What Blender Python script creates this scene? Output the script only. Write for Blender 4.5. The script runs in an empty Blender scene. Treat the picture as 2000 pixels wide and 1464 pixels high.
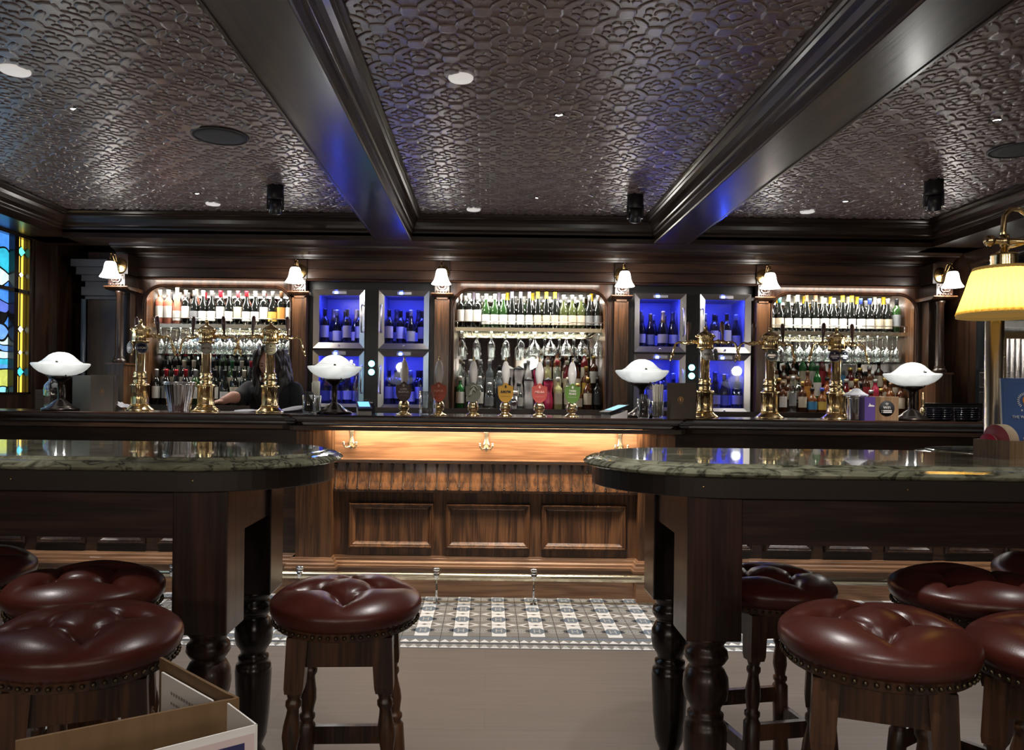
import bpy, bmesh, math, random
from mathutils import Vector, Matrix
random.seed(7)
PI = math.pi
SC = bpy.context.scene
COL = SC.collection

# ------------------------------------------------------------------ camera
F, U0, V0, H, R = 1500.0, 954.0, 767.0, 1.25, 0.012
cam_d = bpy.data.cameras.new('camera'); cam = bpy.data.objects.new('camera', cam_d); COL.objects.link(cam)
cam_d.sensor_width = 36; cam_d.lens = F / 2000 * 36
cam_d.shift_x = (1000 - U0) / 2000; cam_d.shift_y = (V0 - 732) / 2000
cam_d.clip_start = 0.02
# level camera looking along +Y, rolled by 0.7 degrees (the photograph leans a little)
right = Vector((math.cos(R), 0, math.sin(R))); up = Vector((-math.sin(R), 0, math.cos(R))); back = Vector((0, -1, 0))
mw = Matrix((right, up, back)).transposed().to_4x4(); mw.translation = Vector((0, 0, H))
cam.matrix_world = mw
SC.camera = cam

def M(u, v, Y):
    du, dv = u - U0, v - V0
    return Vector(((du * math.cos(R) + dv * math.sin(R)) * Y / F, Y, H + (du * math.sin(R) - dv * math.cos(R)) * Y / F))
def MX(u, Y, v=767): return M(u, v, Y).x
def MZ(u, v, Y): return M(u, v, Y).z

# ------------------------------------------------------------------ world, exposure, lights
w = bpy.data.worlds.new('world'); SC.world = w; w.use_nodes = True
w.node_tree.nodes['Background'].inputs[0].default_value = (0.5, 0.5, 0.55, 1)
w.node_tree.nodes['Background'].inputs[1].default_value = 0.05
SC.view_settings.view_transform = 'Standard'; SC.view_settings.look = 'None'
SC.view_settings.gamma = 1; SC.view_settings.use_curve_mapping = False
SC.view_settings.exposure = 1.12
SC.cycles.max_bounces = 8; SC.cycles.transparent_max_bounces = 16
SC.cycles.diffuse_bounces = 4; SC.cycles.glossy_bounces = 5; SC.cycles.transmission_bounces = 8
SC.cycles.sample_clamp_indirect = 6; SC.cycles.caustics_refractive = False; SC.cycles.caustics_reflective = False

CEIL = 2.62; SOFF = 2.42
def light(kind, name, loc, power, color=(1, 0.93, 0.84), rot=(0, 0, 0), **kw):
    d = bpy.data.lights.new(name, kind); o = bpy.data.objects.new(name, d); COL.objects.link(o)
    o.location = loc; o.rotation_euler = rot; d.energy = power; d.color = color
    for k, v in kw.items(): setattr(d, k, v)
    return o
# ceiling downlights: three bays, rows every 1.6 m (only the two far rows show in the photograph)
DOWN_X = (-2.05, 0.33, 2.48)
for iy, y in enumerate((5.37, 3.77, 2.1, 0.4, -1.2)):
    for x in DOWN_X:
        light('SPOT', 'downlight_lamp', (x, y, CEIL - 0.02), [26, 125, 34, 42, 36][iy], (1, 0.96, 0.92),
              spot_size=math.radians(82), spot_blend=0.7, shadow_soft_size=0.03)
# LED strips: under the counter front, at the top of each niche and below each niche shelf
light('AREA', 'counter_led', (-0.01, 4.585, 1.040), 8.5, (1, 0.80, 0.56), (math.radians(24), 0, 0), shape='RECTANGLE', size=1.85, size_y=0.02)
NICHES = [(-2.84, -1.65), (-0.289, 0.961), (2.34, 3.517)]
for a, b in NICHES:
    light('AREA', 'niche_led', ((a + b) / 2, 6.43, 2.122), 6.5, (1, 0.95, 0.86), (math.radians(14), 0, 0), shape='RECTANGLE', size=b - a - 0.1, size_y=0.03)
    light('AREA', 'shelf_led', ((a + b) / 2, 6.535, 1.784), 2.8, (1, 0.94, 0.84), (math.radians(-5), 0, 0), shape='RECTANGLE', size=b - a - 0.1, size_y=0.03)
    light('AREA', 'cornice_led', ((a + b) / 2, 6.30, 2.152), 0.9, (1, 0.92, 0.8), (math.radians(30), 0, 0), shape='RECTANGLE', size=b - a - 0.1, size_y=0.015)

# ------------------------------------------------------------------ materials
def new_mat(name):
    m = bpy.data.materials.new(name); m.use_nodes = True
    nt = m.node_tree; b = nt.nodes['Principled BSDF']
    return m, nt, b
def N(nt, t, **kw):
    n = nt.nodes.new(t)
    for k, v in kw.items():
        if k.startswith('i_'):
            key = k[2:]; key = int(key) if key.isdigit() else key.replace('_', ' ')
            n.inputs[key].default_value = v
        else: setattr(n, k, v)
    return n
def L(nt, a, b): nt.links.new(a, b)
def c4(c): return (c[0], c[1], c[2], 1)
def pm(name, col, rough=0.5, metal=0.0, emit=None, es=0, coat=0, spec=None, var=0.0, vscale=30, bump=0, bscale=60, alpha=1):
    m, nt, b = new_mat(name)
    b.inputs['Base Color'].default_value = c4(col); b.inputs['Roughness'].default_value = rough
    b.inputs['Metallic'].default_value = metal; b.inputs['Coat Weight'].default_value = coat
    if spec is not None: b.inputs['Specular IOR Level'].default_value = spec
    if emit: b.inputs['Emission Color'].default_value = c4(emit); b.inputs['Emission Strength'].default_value = es
    tc = N(nt, 'ShaderNodeTexCoord')
    if var:
        n = N(nt, 'ShaderNodeTexNoise', i_Scale=vscale, i_Detail=4.0); L(nt, tc.outputs['Object'], n.inputs['Vector'])
        mx = N(nt, 'ShaderNodeMix', data_type='RGBA'); L(nt, n.outputs['Fac'], mx.inputs['Factor'])
        mx.inputs[6].default_value = c4([x * (1 - var) for x in col]); mx.inputs[7].default_value = c4([min(1, x * (1 + var)) for x in col])
        L(nt, mx.outputs[2], b.inputs['Base Color'])
    if bump:
        n = N(nt, 'ShaderNodeTexNoise', i_Scale=bscale, i_Detail=3.0); L(nt, tc.outputs['Object'], n.inputs['Vector'])
        bp = N(nt, 'ShaderNodeBump', i_Strength=bump, i_Distance=0.004); L(nt, n.outputs['Fac'], bp.inputs['Height']); L(nt, bp.outputs[0], b.inputs['Normal'])
    return m
def wood(name, dark, lite, axis='X', rough=0.35, coat=0.3, sc=1.0, bump=0.25):
    m, nt, b = new_mat(name)
    tc = N(nt, 'ShaderNodeTexCoord'); mp = N(nt, 'ShaderNodeMapping')
    s = [9 * sc] * 3; s['XYZ'.index(axis)] = 0.9 * sc; mp.inputs['Scale'].default_value = s
    L(nt, tc.outputs['Object'], mp.inputs['Vector'])
    n1 = N(nt, 'ShaderNodeTexNoise', i_Scale=1.3, i_Detail=2.0, i_Distortion=0.6); L(nt, mp.outputs[0], n1.inputs['Vector'])
    # ring contours of a slow noise give the cathedral figure of oak
    mul = N(nt, 'ShaderNodeMath', operation='MULTIPLY'); mul.inputs[1].default_value = 20; L(nt, n1.outputs['Fac'], mul.inputs[0])
    sn = N(nt, 'ShaderNodeMath', operation='SINE'); L(nt, mul.outputs[0], sn.inputs[0])
    mp2 = N(nt, 'ShaderNodeMapping'); s2 = [110 * sc] * 3; s2['XYZ'.index(axis)] = 4 * sc; mp2.inputs['Scale'].default_value = s2
    L(nt, tc.outputs['Object'], mp2.inputs['Vector'])
    n2 = N(nt, 'ShaderNodeTexNoise', i_Scale=1.0, i_Detail=4.0); L(nt, mp2.outputs[0], n2.inputs['Vector'])
    ad = N(nt, 'ShaderNodeMath', operation='MULTIPLY_ADD'); ad.inputs[1].default_value = 0.16; L(nt, sn.outputs[0], ad.inputs[0]); L(nt, n2.outputs['Fac'], ad.inputs[2])
    cr = N(nt, 'ShaderNodeValToRGB'); cr.color_ramp.elements[0].position = 0.28; cr.color_ramp.elements[1].position = 0.72
    cr.color_ramp.elements[0].color = c4(dark); cr.color_ramp.elements[1].color = c4(lite)
    L(nt, ad.outputs[0], cr.inputs[0]); L(nt, cr.outputs[0], b.inputs['Base Color'])
    b.inputs['Roughness'].default_value = rough; b.inputs['Coat Weight'].default_value = coat; b.inputs['Coat Roughness'].default_value = 0.18
    bp = N(nt, 'ShaderNodeBump', i_Strength=bump, i_Distance=0.0015); L(nt, ad.outputs[0], bp.inputs['Height']); L(nt, bp.outputs[0], b.inputs['Normal'])
    return m
DK, LT = (0.011, 0.0052, 0.0030), (0.040, 0.0185, 0.0098)
W_X = wood('dark oak, grain along x', DK, LT, 'X', 0.34)
W_Y = wood('dark oak, grain along y', DK, LT, 'Y', 0.30)
W_Z = wood('dark oak, upright grain', DK, LT, 'Z', 0.36)
O_X = wood('oak board, grain along x', (0.13, 0.062, 0.030), (0.26, 0.135, 0.068), 'X', 0.38)
O_Z = wood('oak panel, upright grain', (0.042, 0.017, 0.0075), (0.165, 0.072, 0.028), 'Z', 0.38)
P_Z = wood('oak pilaster, upright grain', (0.042, 0.018, 0.0075), (0.135, 0.060, 0.024), 'Z', 0.36)
T_Z = wood('table oak, upright grain', (0.018, 0.0070, 0.004), (0.072, 0.028, 0.0145), 'Z', 0.36)
T_X = wood('table oak, grain along x', (0.018, 0.0075, 0.005), (0.062, 0.026, 0.016), 'X', 0.36)
S_Z = wood('stool oak', (0.026, 0.011, 0.005), (0.115, 0.048, 0.020), 'Z', 0.38)
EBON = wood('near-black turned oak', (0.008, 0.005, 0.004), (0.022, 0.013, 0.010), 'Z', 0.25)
BOX = wood('light oak block', (0.13, 0.075, 0.035), (0.28, 0.17, 0.09), 'Z', 0.5, 0)
BRASS = pm('polished brass', (0.88, 0.68, 0.36), 0.18, 1, bump=0.05)
BRASS2 = pm('brushed pale brass', (0.66, 0.58, 0.42), 0.26, 1)
CHROME = pm('polished steel', (0.75, 0.75, 0.76), 0.12, 1)
STEEL = pm('brushed steel', (0.78, 0.76, 0.72), 0.28, 1)
BLACK = pm('black plastic', (0.012, 0.012, 0.014), 0.35)
BLACKM = pm('matt black', (0.012, 0.012, 0.013), 0.75)
WHITE = pm('white paint', (0.75, 0.73, 0.70), 0.5)
CERAM = pm('white porcelain', (0.90, 0.87, 0.82), 0.12, coat=0.5)
CLOTH = pm('white cotton cloth', (0.62, 0.62, 0.66), 0.9, bump=0.3, bscale=90)
PAPER = pm('white paper', (0.72, 0.70, 0.66), 0.7)
INK = pm('black ink', (0.01, 0.01, 0.012), 0.6)
def led(name, col, s): return pm(name, (0.02, 0.02, 0.02), 0.5, emit=col, es=s)
def thin_glass(name, tint=(1, 1, 1), edge=0.55, base=0.06):
    m, nt, b = new_mat(name); nt.nodes.remove(b)
    tr = N(nt, 'ShaderNodeBsdfTransparent'); tr.inputs[0].default_value = c4(tint)
    gl = N(nt, 'ShaderNodeBsdfGlossy'); gl.inputs['Roughness'].default_value = 0.03; gl.inputs[0].default_value = (1, 1, 1, 1)
    lw = N(nt, 'ShaderNodeLayerWeight', i_Blend=0.35)
    mr = N(nt, 'ShaderNodeMapRange'); mr.inputs['To Min'].default_value = base; mr.inputs['To Max'].default_value = edge; L(nt, lw.outputs['Facing'], mr.inputs[0])
    mx = N(nt, 'ShaderNodeMixShader'); L(nt, mr.outputs[0], mx.inputs[0]); L(nt, tr.outputs[0], mx.inputs[1]); L(nt, gl.outputs[0], mx.inputs[2])
    L(nt, mx.outputs[0], nt.nodes['Material Output'].inputs[0]); return m
GLASS = thin_glass('clear glass', (0.93, 0.95, 0.94), 0.75, 0.07)
PANE = thin_glass('door glass', (0.95, 0.96, 1.0), 0.35, 0.05)
MIRROR = pm('mirror', (0.72, 0.73, 0.72), 0.02, 1)

# ------------------------------------------------------------------ mesh building
class MB:
    def __init__(s): s.v = []; s.f = []; s.mi = []; s.m = Matrix.Identity(4); s.cur = 0; s.sm = []
    def add(s, vs, fs, smooth=False):
        o = len(s.v); s.v += [tuple(s.m @ Vector(p)) for p in vs]
        for f in fs: s.f.append([o + i for i in f]); s.mi.append(s.cur); s.sm.append(smooth)
    def box(s, x0, x1, y0, y1, z0, z1):
        vs = [(x, y, z) for z in (z0, z1) for y in (y0, y1) for x in (x0, x1)]
        s.add(vs, [(0, 2, 3, 1), (4, 5, 7, 6), (0, 1, 5, 4), (2, 6, 7, 3), (0, 4, 6, 2), (1, 3, 7, 5)]); return s
    def bev(s, x0, x1, y0, y1, z0, z1, b=0.004):     # box with chamfered edges
        bm = bmesh.new(); bmesh.ops.create_cube(bm, size=1)
        for v in bm.verts: v.co = Vector(((x0 + x1) / 2 + v.co.x * (x1 - x0), (y0 + y1) / 2 + v.co.y * (y1 - y0), (z0 + z1) / 2 + v.co.z * (z1 - z0)))
        bmesh.ops.bevel(bm, geom=bm.edges[:], offset=b, segments=2, affect='EDGES', profile=0.6)
        bm.verts.ensure_lookup_table(); s.add([v.co[:] for v in bm.verts], [[v.index for v in f.verts] for f in bm.faces]); bm.free(); return s
    def prism(s, prof, axis, a, b, smooth=False, caps=True):
        """profile of 2-D points swept along an axis; profile axes are the other two in xyz order"""
        n = len(prof); vs = []
        for t in (a, b):
            for p, q in prof: vs.append({'X': (t, p, q), 'Y': (p, t, q), 'Z': (p, q, t)}[axis])
        fs = [(i, (i + 1) % n, n + (i + 1) % n, n + i) for i in range(n)]
        s.add(vs, fs, smooth)
        if caps: s.add(vs, [list(range(n))[::-1], list(range(n, 2 * n))])
        return s
    def lathe(s, prof, seg=24, c=(0, 0, 0), smooth=True, flute=0, fl=0.0, a0=0, a1=None, sx=1, sy=1):
        full = a1 is None; a1 = a0 + 2 * PI if full else a1; k = seg if full else seg + 1
        vs = []
        for (r, z) in prof:
            for i in range(k):
                a = a0 + (a1 - a0) * i / seg; rr = r * (1 + (fl * math.cos(flute * a) if flute else 0))
                vs.append((c[0] + sx * rr * math.cos(a), c[1] + sy * rr * math.sin(a), c[2] + z))
        fs = []
        for j in range(len(prof) - 1):
            for i in range(seg):
                i2 = (i + 1) % k; fs.append((j * k + i, j * k + i2, (j + 1) * k + i2, (j + 1) * k + i))
        s.add(vs, fs, smooth)
        if full:
            if prof[0][0] > 1e-5: s.add(vs[:k], [list(range(k))[::-1]])
            if prof[-1][0] > 1e-5: s.add(vs[-k:], [list(range(k))])
        return s
    def tube(s, pts, r, seg=10, caps=True, closed=False):
        pts = [Vector(p) for p in pts]; n = len(pts); rs = r if isinstance(r, (list, tuple)) else [r] * n
        vs = []; ref = None
        for i in range(n):
            if closed: t = (pts[(i + 1) % n] - pts[i - 1]).normalized()
            else: t = (pts[min(i + 1, n - 1)] - pts[max(i - 1, 0)]).normalized()
            if ref is None: ref = Vector((0, 0, 1)) if abs(t.z) < 0.9 else Vector((1, 0, 0))
            a = t.cross(ref).normalized(); b2 = a.cross(t).normalized(); ref = b2
            for k in range(seg):
                an = 2 * PI * k / seg; vs.append(pts[i] + (a * math.cos(an) + b2 * math.sin(an)) * rs[i])
        m = n if closed else n - 1
        s.add(vs, [(i * seg + k, i * seg + (k + 1) % seg, ((i + 1) % n) * seg + (k + 1) % seg, ((i + 1) % n) * seg + k) for i in range(m) for k in range(seg)], True)
        if caps and not closed: s.add(vs, [list(range(seg))[::-1], list(range((n - 1) * seg, n * seg))])
        return s
    def sph(s, c, r, seg=14, rings=8, sx=1, sy=1, sz=1):
        s.lathe([(max(1e-6, r * math.sin(PI * i / rings)) , -r * sz * math.cos(PI * i / rings)) for i in range(rings + 1)], seg, c, sx=sx, sy=sy); return s
    def sweep(s, path, prof, closed=False, smooth=False):
        """2-D path in XY (points), profile (offset outward = right of travel, z)"""
        n = len(path); vs = []
        for i in range(n):
            p = Vector(path[i])
            d0 = (p - Vector(path[i - 1])).normalized() if (i > 0 or closed) else None
            d1 = (Vector(path[(i + 1) % n]) - p).normalized() if (i < n - 1 or closed) else None
            d0 = d0 or d1; d1 = d1 or d0
            n0 = Vector((d0.y, -d0.x)); n1 = Vector((d1.y, -d1.x)); nn = (n0 + n1).normalized(); k = 1 / max(0.35, nn.dot(n0))
            for o, z in prof: vs.append((p.x + nn.x * o * k, p.y + nn.y * o * k, z))
        q = len(prof); m = n if closed else n - 1
        s.add(vs, [(i * q + j, ((i + 1) % n) * q + j, ((i + 1) % n) * q + j + 1, i * q + j + 1) for i in range(m) for j in range(q - 1)], smooth)
        return s
    def build(s, name, mat, parent=None, loc=None, fix=True):
        me = bpy.data.meshes.new(name); me.from_pydata(s.v, [], s.f)
        mats = mat if isinstance(mat, (list, tuple)) else [mat]
        for m_ in mats: me.materials.append(m_)
        me.polygons.foreach_set('material_index', s.mi); me.polygons.foreach_set('use_smooth', s.sm)
        if fix:
            bm = bmesh.new(); bm.from_mesh(me); bmesh.ops.remove_doubles(bm, verts=bm.verts, dist=1e-5)
            bmesh.ops.recalc_face_normals(bm, faces=bm.faces); bm.to_mesh(me); bm.free()
        me.update()
        o = bpy.data.objects.new(name, me); COL.objects.link(o)
        if parent: o.parent = parent
        if loc: o.location = loc
        return o
def tag(o, label=None, cat=None, group=None, kind=None):
    if label: o['label'] = label
    if cat: o['category'] = cat
    if group: o['group'] = group
    if kind: o['kind'] = kind
    return o
def thing(name, label, cat, loc=(0, 0, 0), rz=0, group=None):
    o = bpy.data.objects.new(name, None); COL.objects.link(o); o.empty_display_size = 0.05
    o.location = loc; o.rotation_euler = (0, 0, rz); return tag(o, label, cat, group)
def struct(o, parent=None): o['kind'] = 'structure'; return o
def kids(o): return KID.get(o.name, [])
def copy_tree(src, label=None, loc=None, rz=None, group=None, scale=None):
    r = src.copy(); COL.objects.link(r)
    if label: r['label'] = label
    if loc is not None: r.location = loc
    if rz is not None: r.rotation_euler = (0, 0, rz)
    if group: r['group'] = group
    if scale: r.scale = scale
    def rec(a, b):
        for ch in list(a.children):
            c = ch.copy(); COL.objects.link(c); c.parent = b; rec(ch, c)
    rec(src, r); return r
def text(s, size, mat, parent, loc, rot=(PI / 2, 0, 0), name='lettering', align='CENTER', depth=0.0006, xs=1.0, bold=0.0):
    c = bpy.data.curves.new(name, 'FONT'); c.body = s; c.size = size; c.align_x = align; c.align_y = 'CENTER'; c.extrude = depth; c.offset = bold; c.resolution_u = 2
    t = bpy.data.objects.new('tmp', c); COL.objects.link(t)
    dg = bpy.context.evaluated_depsgraph_get(); me = bpy.data.meshes.new_from_object(t.evaluated_get(dg))
    bpy.data.objects.remove(t); bpy.data.curves.remove(c)
    me.materials.clear(); me.materials.append(mat)
    o = bpy.data.objects.new(name, me); COL.objects.link(o); o.parent = parent; o.location = loc; o.rotation_euler = rot; o.scale = (xs, 1, 1)
    return o

# ================================================================== ROOM SHELL
def ceiling_mat():
    m = pm('embossed lacquered ceiling paper', (0.160, 0.104, 0.098), 0.28, coat=1.0, spec=1.0, bump=0.35, bscale=220); m.node_tree.nodes['Principled BSDF'].inputs['Coat Roughness'].default_value = 0.34; return m
XL, XR = -3.60, 3.82           # side walls
YB, YF = 6.95, -2.4            # back wall, wall behind the camera
ce = MB(); ce.box(XL - 0.1, XR + 0.1, YF - 0.1, YB + 0.1, CEIL, CEIL + 0.08)
# raised relief of the embossed paper: eight-fold rosettes on a diagonal square lattice
def on_ceiling(u, v):     # where a sight line of the photograph meets the ceiling
    Y = 4.0
    for _ in range(6): Y = Y * (CEIL - H) / (MZ(u, v, Y) - H)
    return M(u, v, Y)
HOLES = [(p.x, p.y, r) for p, r in ((on_ceiling(430, 265), 0.15), (on_ceiling(1990, 291), 0.15), (on_ceiling(29, 136), 0.06), (on_ceiling(900, 151), 0.055))]
def relief():
    A_ = 0.184; unit = []
    def plate(cx, cy, pts): unit.append([(cx + x, cy + y) for x, y in pts])
    def oval(rx, ry, rot, n=8): return [(rx * math.cos(2 * PI * k / n) * math.cos(rot) - ry * math.sin(2 * PI * k / n) * math.sin(rot), rx * math.cos(2 * PI * k / n) * math.sin(rot) + ry * math.sin(2 * PI * k / n) * math.cos(rot)) for k in range(n)]
    plate(0, 0, [(0.033 * math.cos(PI / 8 + k * PI / 4), 0.033 * math.sin(PI / 8 + k * PI / 4)) for k in range(8)])
    for k in range(8):
        a = k * PI / 4 + PI / 8; plate(0.0545 * math.cos(a), 0.0545 * math.sin(a), oval(0.0180, 0.0205, a, 6))
    for a, cx, cy in ((0, A_ / 2, 0), (PI / 2, 0, A_ / 2)): plate(cx, cy, [(p * math.cos(a) - q * math.sin(a), p * math.sin(a) + q * math.cos(a)) for p, q in ((0.017, 0), (0.014, 0.030), (0, 0.056), (-0.014, 0.030), (-0.017, 0), (-0.014, -0.030), (0, -0.056), (0.014, -0.030))])
    plate(A_ / 2, A_ / 2, [(r * math.cos(k * PI / 4), r * math.sin(k * PI / 4)) for k, r in enumerate((0.046, 0.038) * 4)])
    c45 = math.cos(PI / 4); vs = []; fs = []
    for i in range(-46, 47):
        for j in range(-46, 47):
            ox, oy = (i - j) * A_ * c45 + 0.35, (i + j) * A_ * c45 + 3.8
            if not (PXL - 0.1 < ox < PXR + 0.1 and 1.0 < oy < 6.05): continue
            for pts in unit:
                n = len(pts); o = len(vs); q = [(p * c45 - r * c45 + ox, p * c45 + r * c45 + oy) for p, r in pts]; mx = sum(p for p, _ in q) / n; my = sum(r for _, r in q) / n
                if any(math.hypot(mx - hx, my - hy) < hr + 0.012 for hx, hy, hr in HOLES): continue
                for s, z in ((1.0, CEIL), (0.90, CEIL - 0.0042), (0.68, CEIL - 0.0060)):
                    vs += [(mx + (p - mx) * s, my + (r - my) * s, z) for p, r in q]
                for r_ in range(2): fs += [(o + r_ * n + k, o + r_ * n + (k + 1) % n, o + (r_ + 1) * n + (k + 1) % n, o + (r_ + 1) * n + k) for k in range(n)]
                fs.append(tuple(range(o + 2 * n, o + 3 * n)))
    return vs, fs
PXL, PXR = -3.31, 3.43
ce.add(*relief(), False); struct(ce.build('ceiling', ceiling_mat(), fix=False))

def plank_mat():
    m, nt, b = new_mat('smoked oak floorboards')
    tc = N(nt, 'ShaderNodeTexCoord'); mp = N(nt, 'ShaderNodeMapping'); mp.inputs['Scale'].default_value = (1, 1, 1); L(nt, tc.outputs['Object'], mp.inputs['Vector'])
    br = N(nt, 'ShaderNodeTexBrick', i_Scale=1.0); br.inputs['Brick Width'].default_value = 1.7; br.inputs['Row Height'].default_value = 0.19; br.inputs['Mortar Size'].default_value = 0.0012
    br.inputs['Color1'].default_value = (0.108, 0.090, 0.077, 1); br.inputs['Color2'].default_value = (0.122, 0.101, 0.088, 1); br.inputs['Mortar'].default_value = (0.075, 0.062, 0.055, 1)
    L(nt, mp.outputs[0], br.inputs['Vector'])
    mp2 = N(nt, 'ShaderNodeMapping'); mp2.inputs['Scale'].default_value = (2.2, 55, 1); L(nt, tc.outputs['Object'], mp2.inputs['Vector'])
    n = N(nt, 'ShaderNodeTexNoise', i_Scale=1.0, i_Detail=5.0, i_Distortion=0.4); L(nt, mp2.outputs[0], n.inputs['Vector'])
    mr = N(nt, 'ShaderNodeMapRange'); mr.inputs['From Min'].default_value = 0.3; mr.inputs['From Max'].default_value = 0.7; mr.inputs['To Min'].default_value = 0.86; mr.inputs['To Max'].default_value = 1.1; L(nt, n.outputs['Fac'], mr.inputs[0])
    vm = N(nt, 'ShaderNodeVectorMath', operation='SCALE'); L(nt, br.outputs['Color'], vm.inputs[0]); L(nt, mr.outputs[0], vm.inputs['Scale']); L(nt, vm.outputs[0], b.inputs['Base Color'])
    b.inputs['Roughness'].default_value = 0.42
    bp = N(nt, 'ShaderNodeBump', i_Strength=0.15, i_Distance=0.001); L(nt, n.outputs['Fac'], bp.inputs['Height']); L(nt, bp.outputs[0], b.inputs['Normal'])
    return m
TY0, TY1 = 3.75, 4.80
fl = MB(); fl.box(XL - 0.1, XR + 0.1, YF - 0.1, TY0, -0.06, 0); fl.box(XL - 0.1, XR + 0.1, TY1, YB + 0.1, -0.06, 0)
struct(fl.build('floor', plank_mat()))
# encaustic tile strip in front of the bar
T = [pm('tile white', (0.62, 0.63, 0.63), 0.32), pm('tile slate', (0.115, 0.15, 0.19), 0.32), pm('tile grey brown', (0.165, 0.16, 0.15), 0.34),
     pm('tile pale grey', (0.36, 0.37, 0.36), 0.32), pm('tile grout', (0.06, 0.06, 0.065), 0.8), pm('tile dark', (0.05, 0.06, 0.075), 0.3)]
tl = MB(); tl.cur = 2; tl.box(XL, XR, TY0, TY1, -0.06, 0)
def flat(pts, lvl, mi): tl.cur = mi; z = 0.0002 * lvl; tl.add([(x, y, z) for x, y in pts], [tuple(range(len(pts)))])
def rect(x0, x1, y0, y1, lvl, mi): flat([(x0, y0), (x1, y0), (x1, y1), (x0, y1)], lvl, mi)
BY = 3.94                                   # border | field line
for i in range(-19, 20):
    cx = 0.07 + 0.2 * i
    if cx < XL - 0.05 or cx > XR + 0.05: continue
    a, b_ = max(XL, cx - 0.037), min(XR, cx + 0.037)
    rect(a, b_, BY + 0.006, 4.74, 1, 0)
    for j in range(4):
        cy = 4.04 + 0.2 * j
        flat([(cx - 0.050, cy), (cx - 0.022, cy - 0.052), (cx + 0.022, cy - 0.052), (cx + 0.050, cy), (cx + 0.022, cy + 0.052), (cx - 0.022, cy + 0.052)], 2, 1)
        for s in (-1, 1): flat([(cx + s * 0.072, cy), (cx + s * 0.04, cy - 0.03), (cx + s * 0.04, cy + 0.03)], 2, 5)
        rect(cx - 0.017, cx - 0.011, cy - 0.028, cy + 0.028, 3, 3); rect(cx + 0.011, cx + 0.017, cy - 0.028, cy + 0.028, 3, 3); rect(cx - 0.011, cx + 0.011, cy - 0.004, cy + 0.004, 3, 3)
        rect(cx - 0.028, cx + 0.028, cy - 0.046, cy - 0.040, 3, 3); rect(cx - 0.028, cx + 0.028, cy + 0.040, cy + 0.046, 3, 3)
        if j < 3: flat([(cx - 0.018, cy + 0.1), (cx, cy + 0.086), (cx + 0.018, cy + 0.1), (cx, cy + 0.114)], 3, 2)
        if j < 3:                              # long concave white star between the columns
            mx, my = cx + 0.1, cy + 0.1
            flat([(mx - 0.063, my - 0.034), (mx - 0.012, my - 0.012), (mx, my - 0.004), (mx + 0.012, my - 0.012), (mx + 0.063, my - 0.034), (mx + 0.030, my),
                  (mx + 0.063, my + 0.034), (mx + 0.012, my + 0.012), (mx, my + 0.004), (mx - 0.012, my + 0.012), (mx - 0.063, my + 0.034), (mx - 0.030, my)], 1, 0)
            flat([(mx - 0.018, my), (mx, my - 0.011), (mx + 0.018, my), (mx, my + 0.011)], 3, 3)
        mx, my = cx + 0.1, cy                  # double ring ornament
        for r, c in ((0.034, 3), (0.027, 2), (0.016, 3), (0.010, 1)):
            for s in (-1, 1): flat([(mx + s * 0.018 + r * 0.72 * math.cos(k * PI / 8), my + r * math.sin(k * PI / 8)) for k in range(16)], 2 + (r < 0.03) + (r < 0.02) + (r < 0.012), c)
    rect(cx + 0.0985, cx + 0.1015, TY0, TY1, 7, 4)
for j in range(5): rect(XL, XR, BY + 0.2 * j - 0.0015, BY + 0.2 * j + 0.0015, 7, 4)
rect(XL, XR, TY0, TY0 + 0.012, 1, 4)
rect(XL, XR, TY0 + 0.072, TY0 + 0.092, 2, 5); rect(XL, XR, BY - 0.04, BY - 0.012, 2, 1)
for i in range(-74, 77):
    x = 0.17 + 0.05 * i
    if x < XL or x > XR - 0.05: continue
    flat([(x, TY0 + 0.016), (x + 0.05, TY0 + 0.016), (x + 0.025, TY0 + 0.05)], 1, 0)
    flat([(x + 0.025, TY0 + 0.024), (x + 0.038, TY0 + 0.05), (x + 0.025, TY0 + 0.066), (x + 0.012, TY0 + 0.05)], 2, 3)
    flat([(x, TY0 + 0.10), (x + 0.05, TY0 + 0.10), (x + 0.025, TY0 + 0.142)], 1, 0)
struct(tl.build('floor', T, fix=False))

# walls: dark panelling
def panelled(mb, x0, x1, z0, z1, y, n, s=-1):   # raised mouldings on a y-plane, s = side they face
    wd = (x1 - x0) / n
    for i in range(n):
        a, b = x0 + wd * i + 0.07, x0 + wd * (i + 1) - 0.07
        for (p, q, r, t) in ((a, b, z0, z0 + 0.02), (a, b, z1 - 0.02, z1), (a, a + 0.02, z0, z1), (b - 0.02, b, z0, z1)):
            mb.box(p, q, min(y, y + s * 0.014), max(y, y + s * 0.014), r, t)
wb = MB(); wb.box(XL - 0.1, XR + 0.1, YB, YB + 0.1, 0, CEIL); struct(wb.build('wall_back', W_Z))
wf = MB(); wf.box(XL - 0.1, XR + 0.1, YF - 0.1, YF, 0, CEIL); panelled(wf, XL, XR, 0.2, 1.0, YF, 8, 1); panelled(wf, XL, XR, 1.15, 2.3, YF, 8, 1)
struct(wf.build('wall_front', W_Z))
# right wall with panels (runs along y)
wr = MB(); wr.box(XR, XR + 0.1, YF, YB, 0, CEIL)
for i in range(8):
    a = 6.12 - i * 1.05; b = a - 0.9
    for z0, z1 in ((0.25, 1.0), (1.18, 2.33)):
        for (p, q, r, t) in ((b, a, z0, z0 + 0.02), (b, a, z1 - 0.02, z1), (b, b + 0.02, z0, z1), (a - 0.02, a, z0, z1)): wr.box(XR - 0.014, XR, p, q, r, t)
struct(wr.build('wall_right', W_Z))
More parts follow.
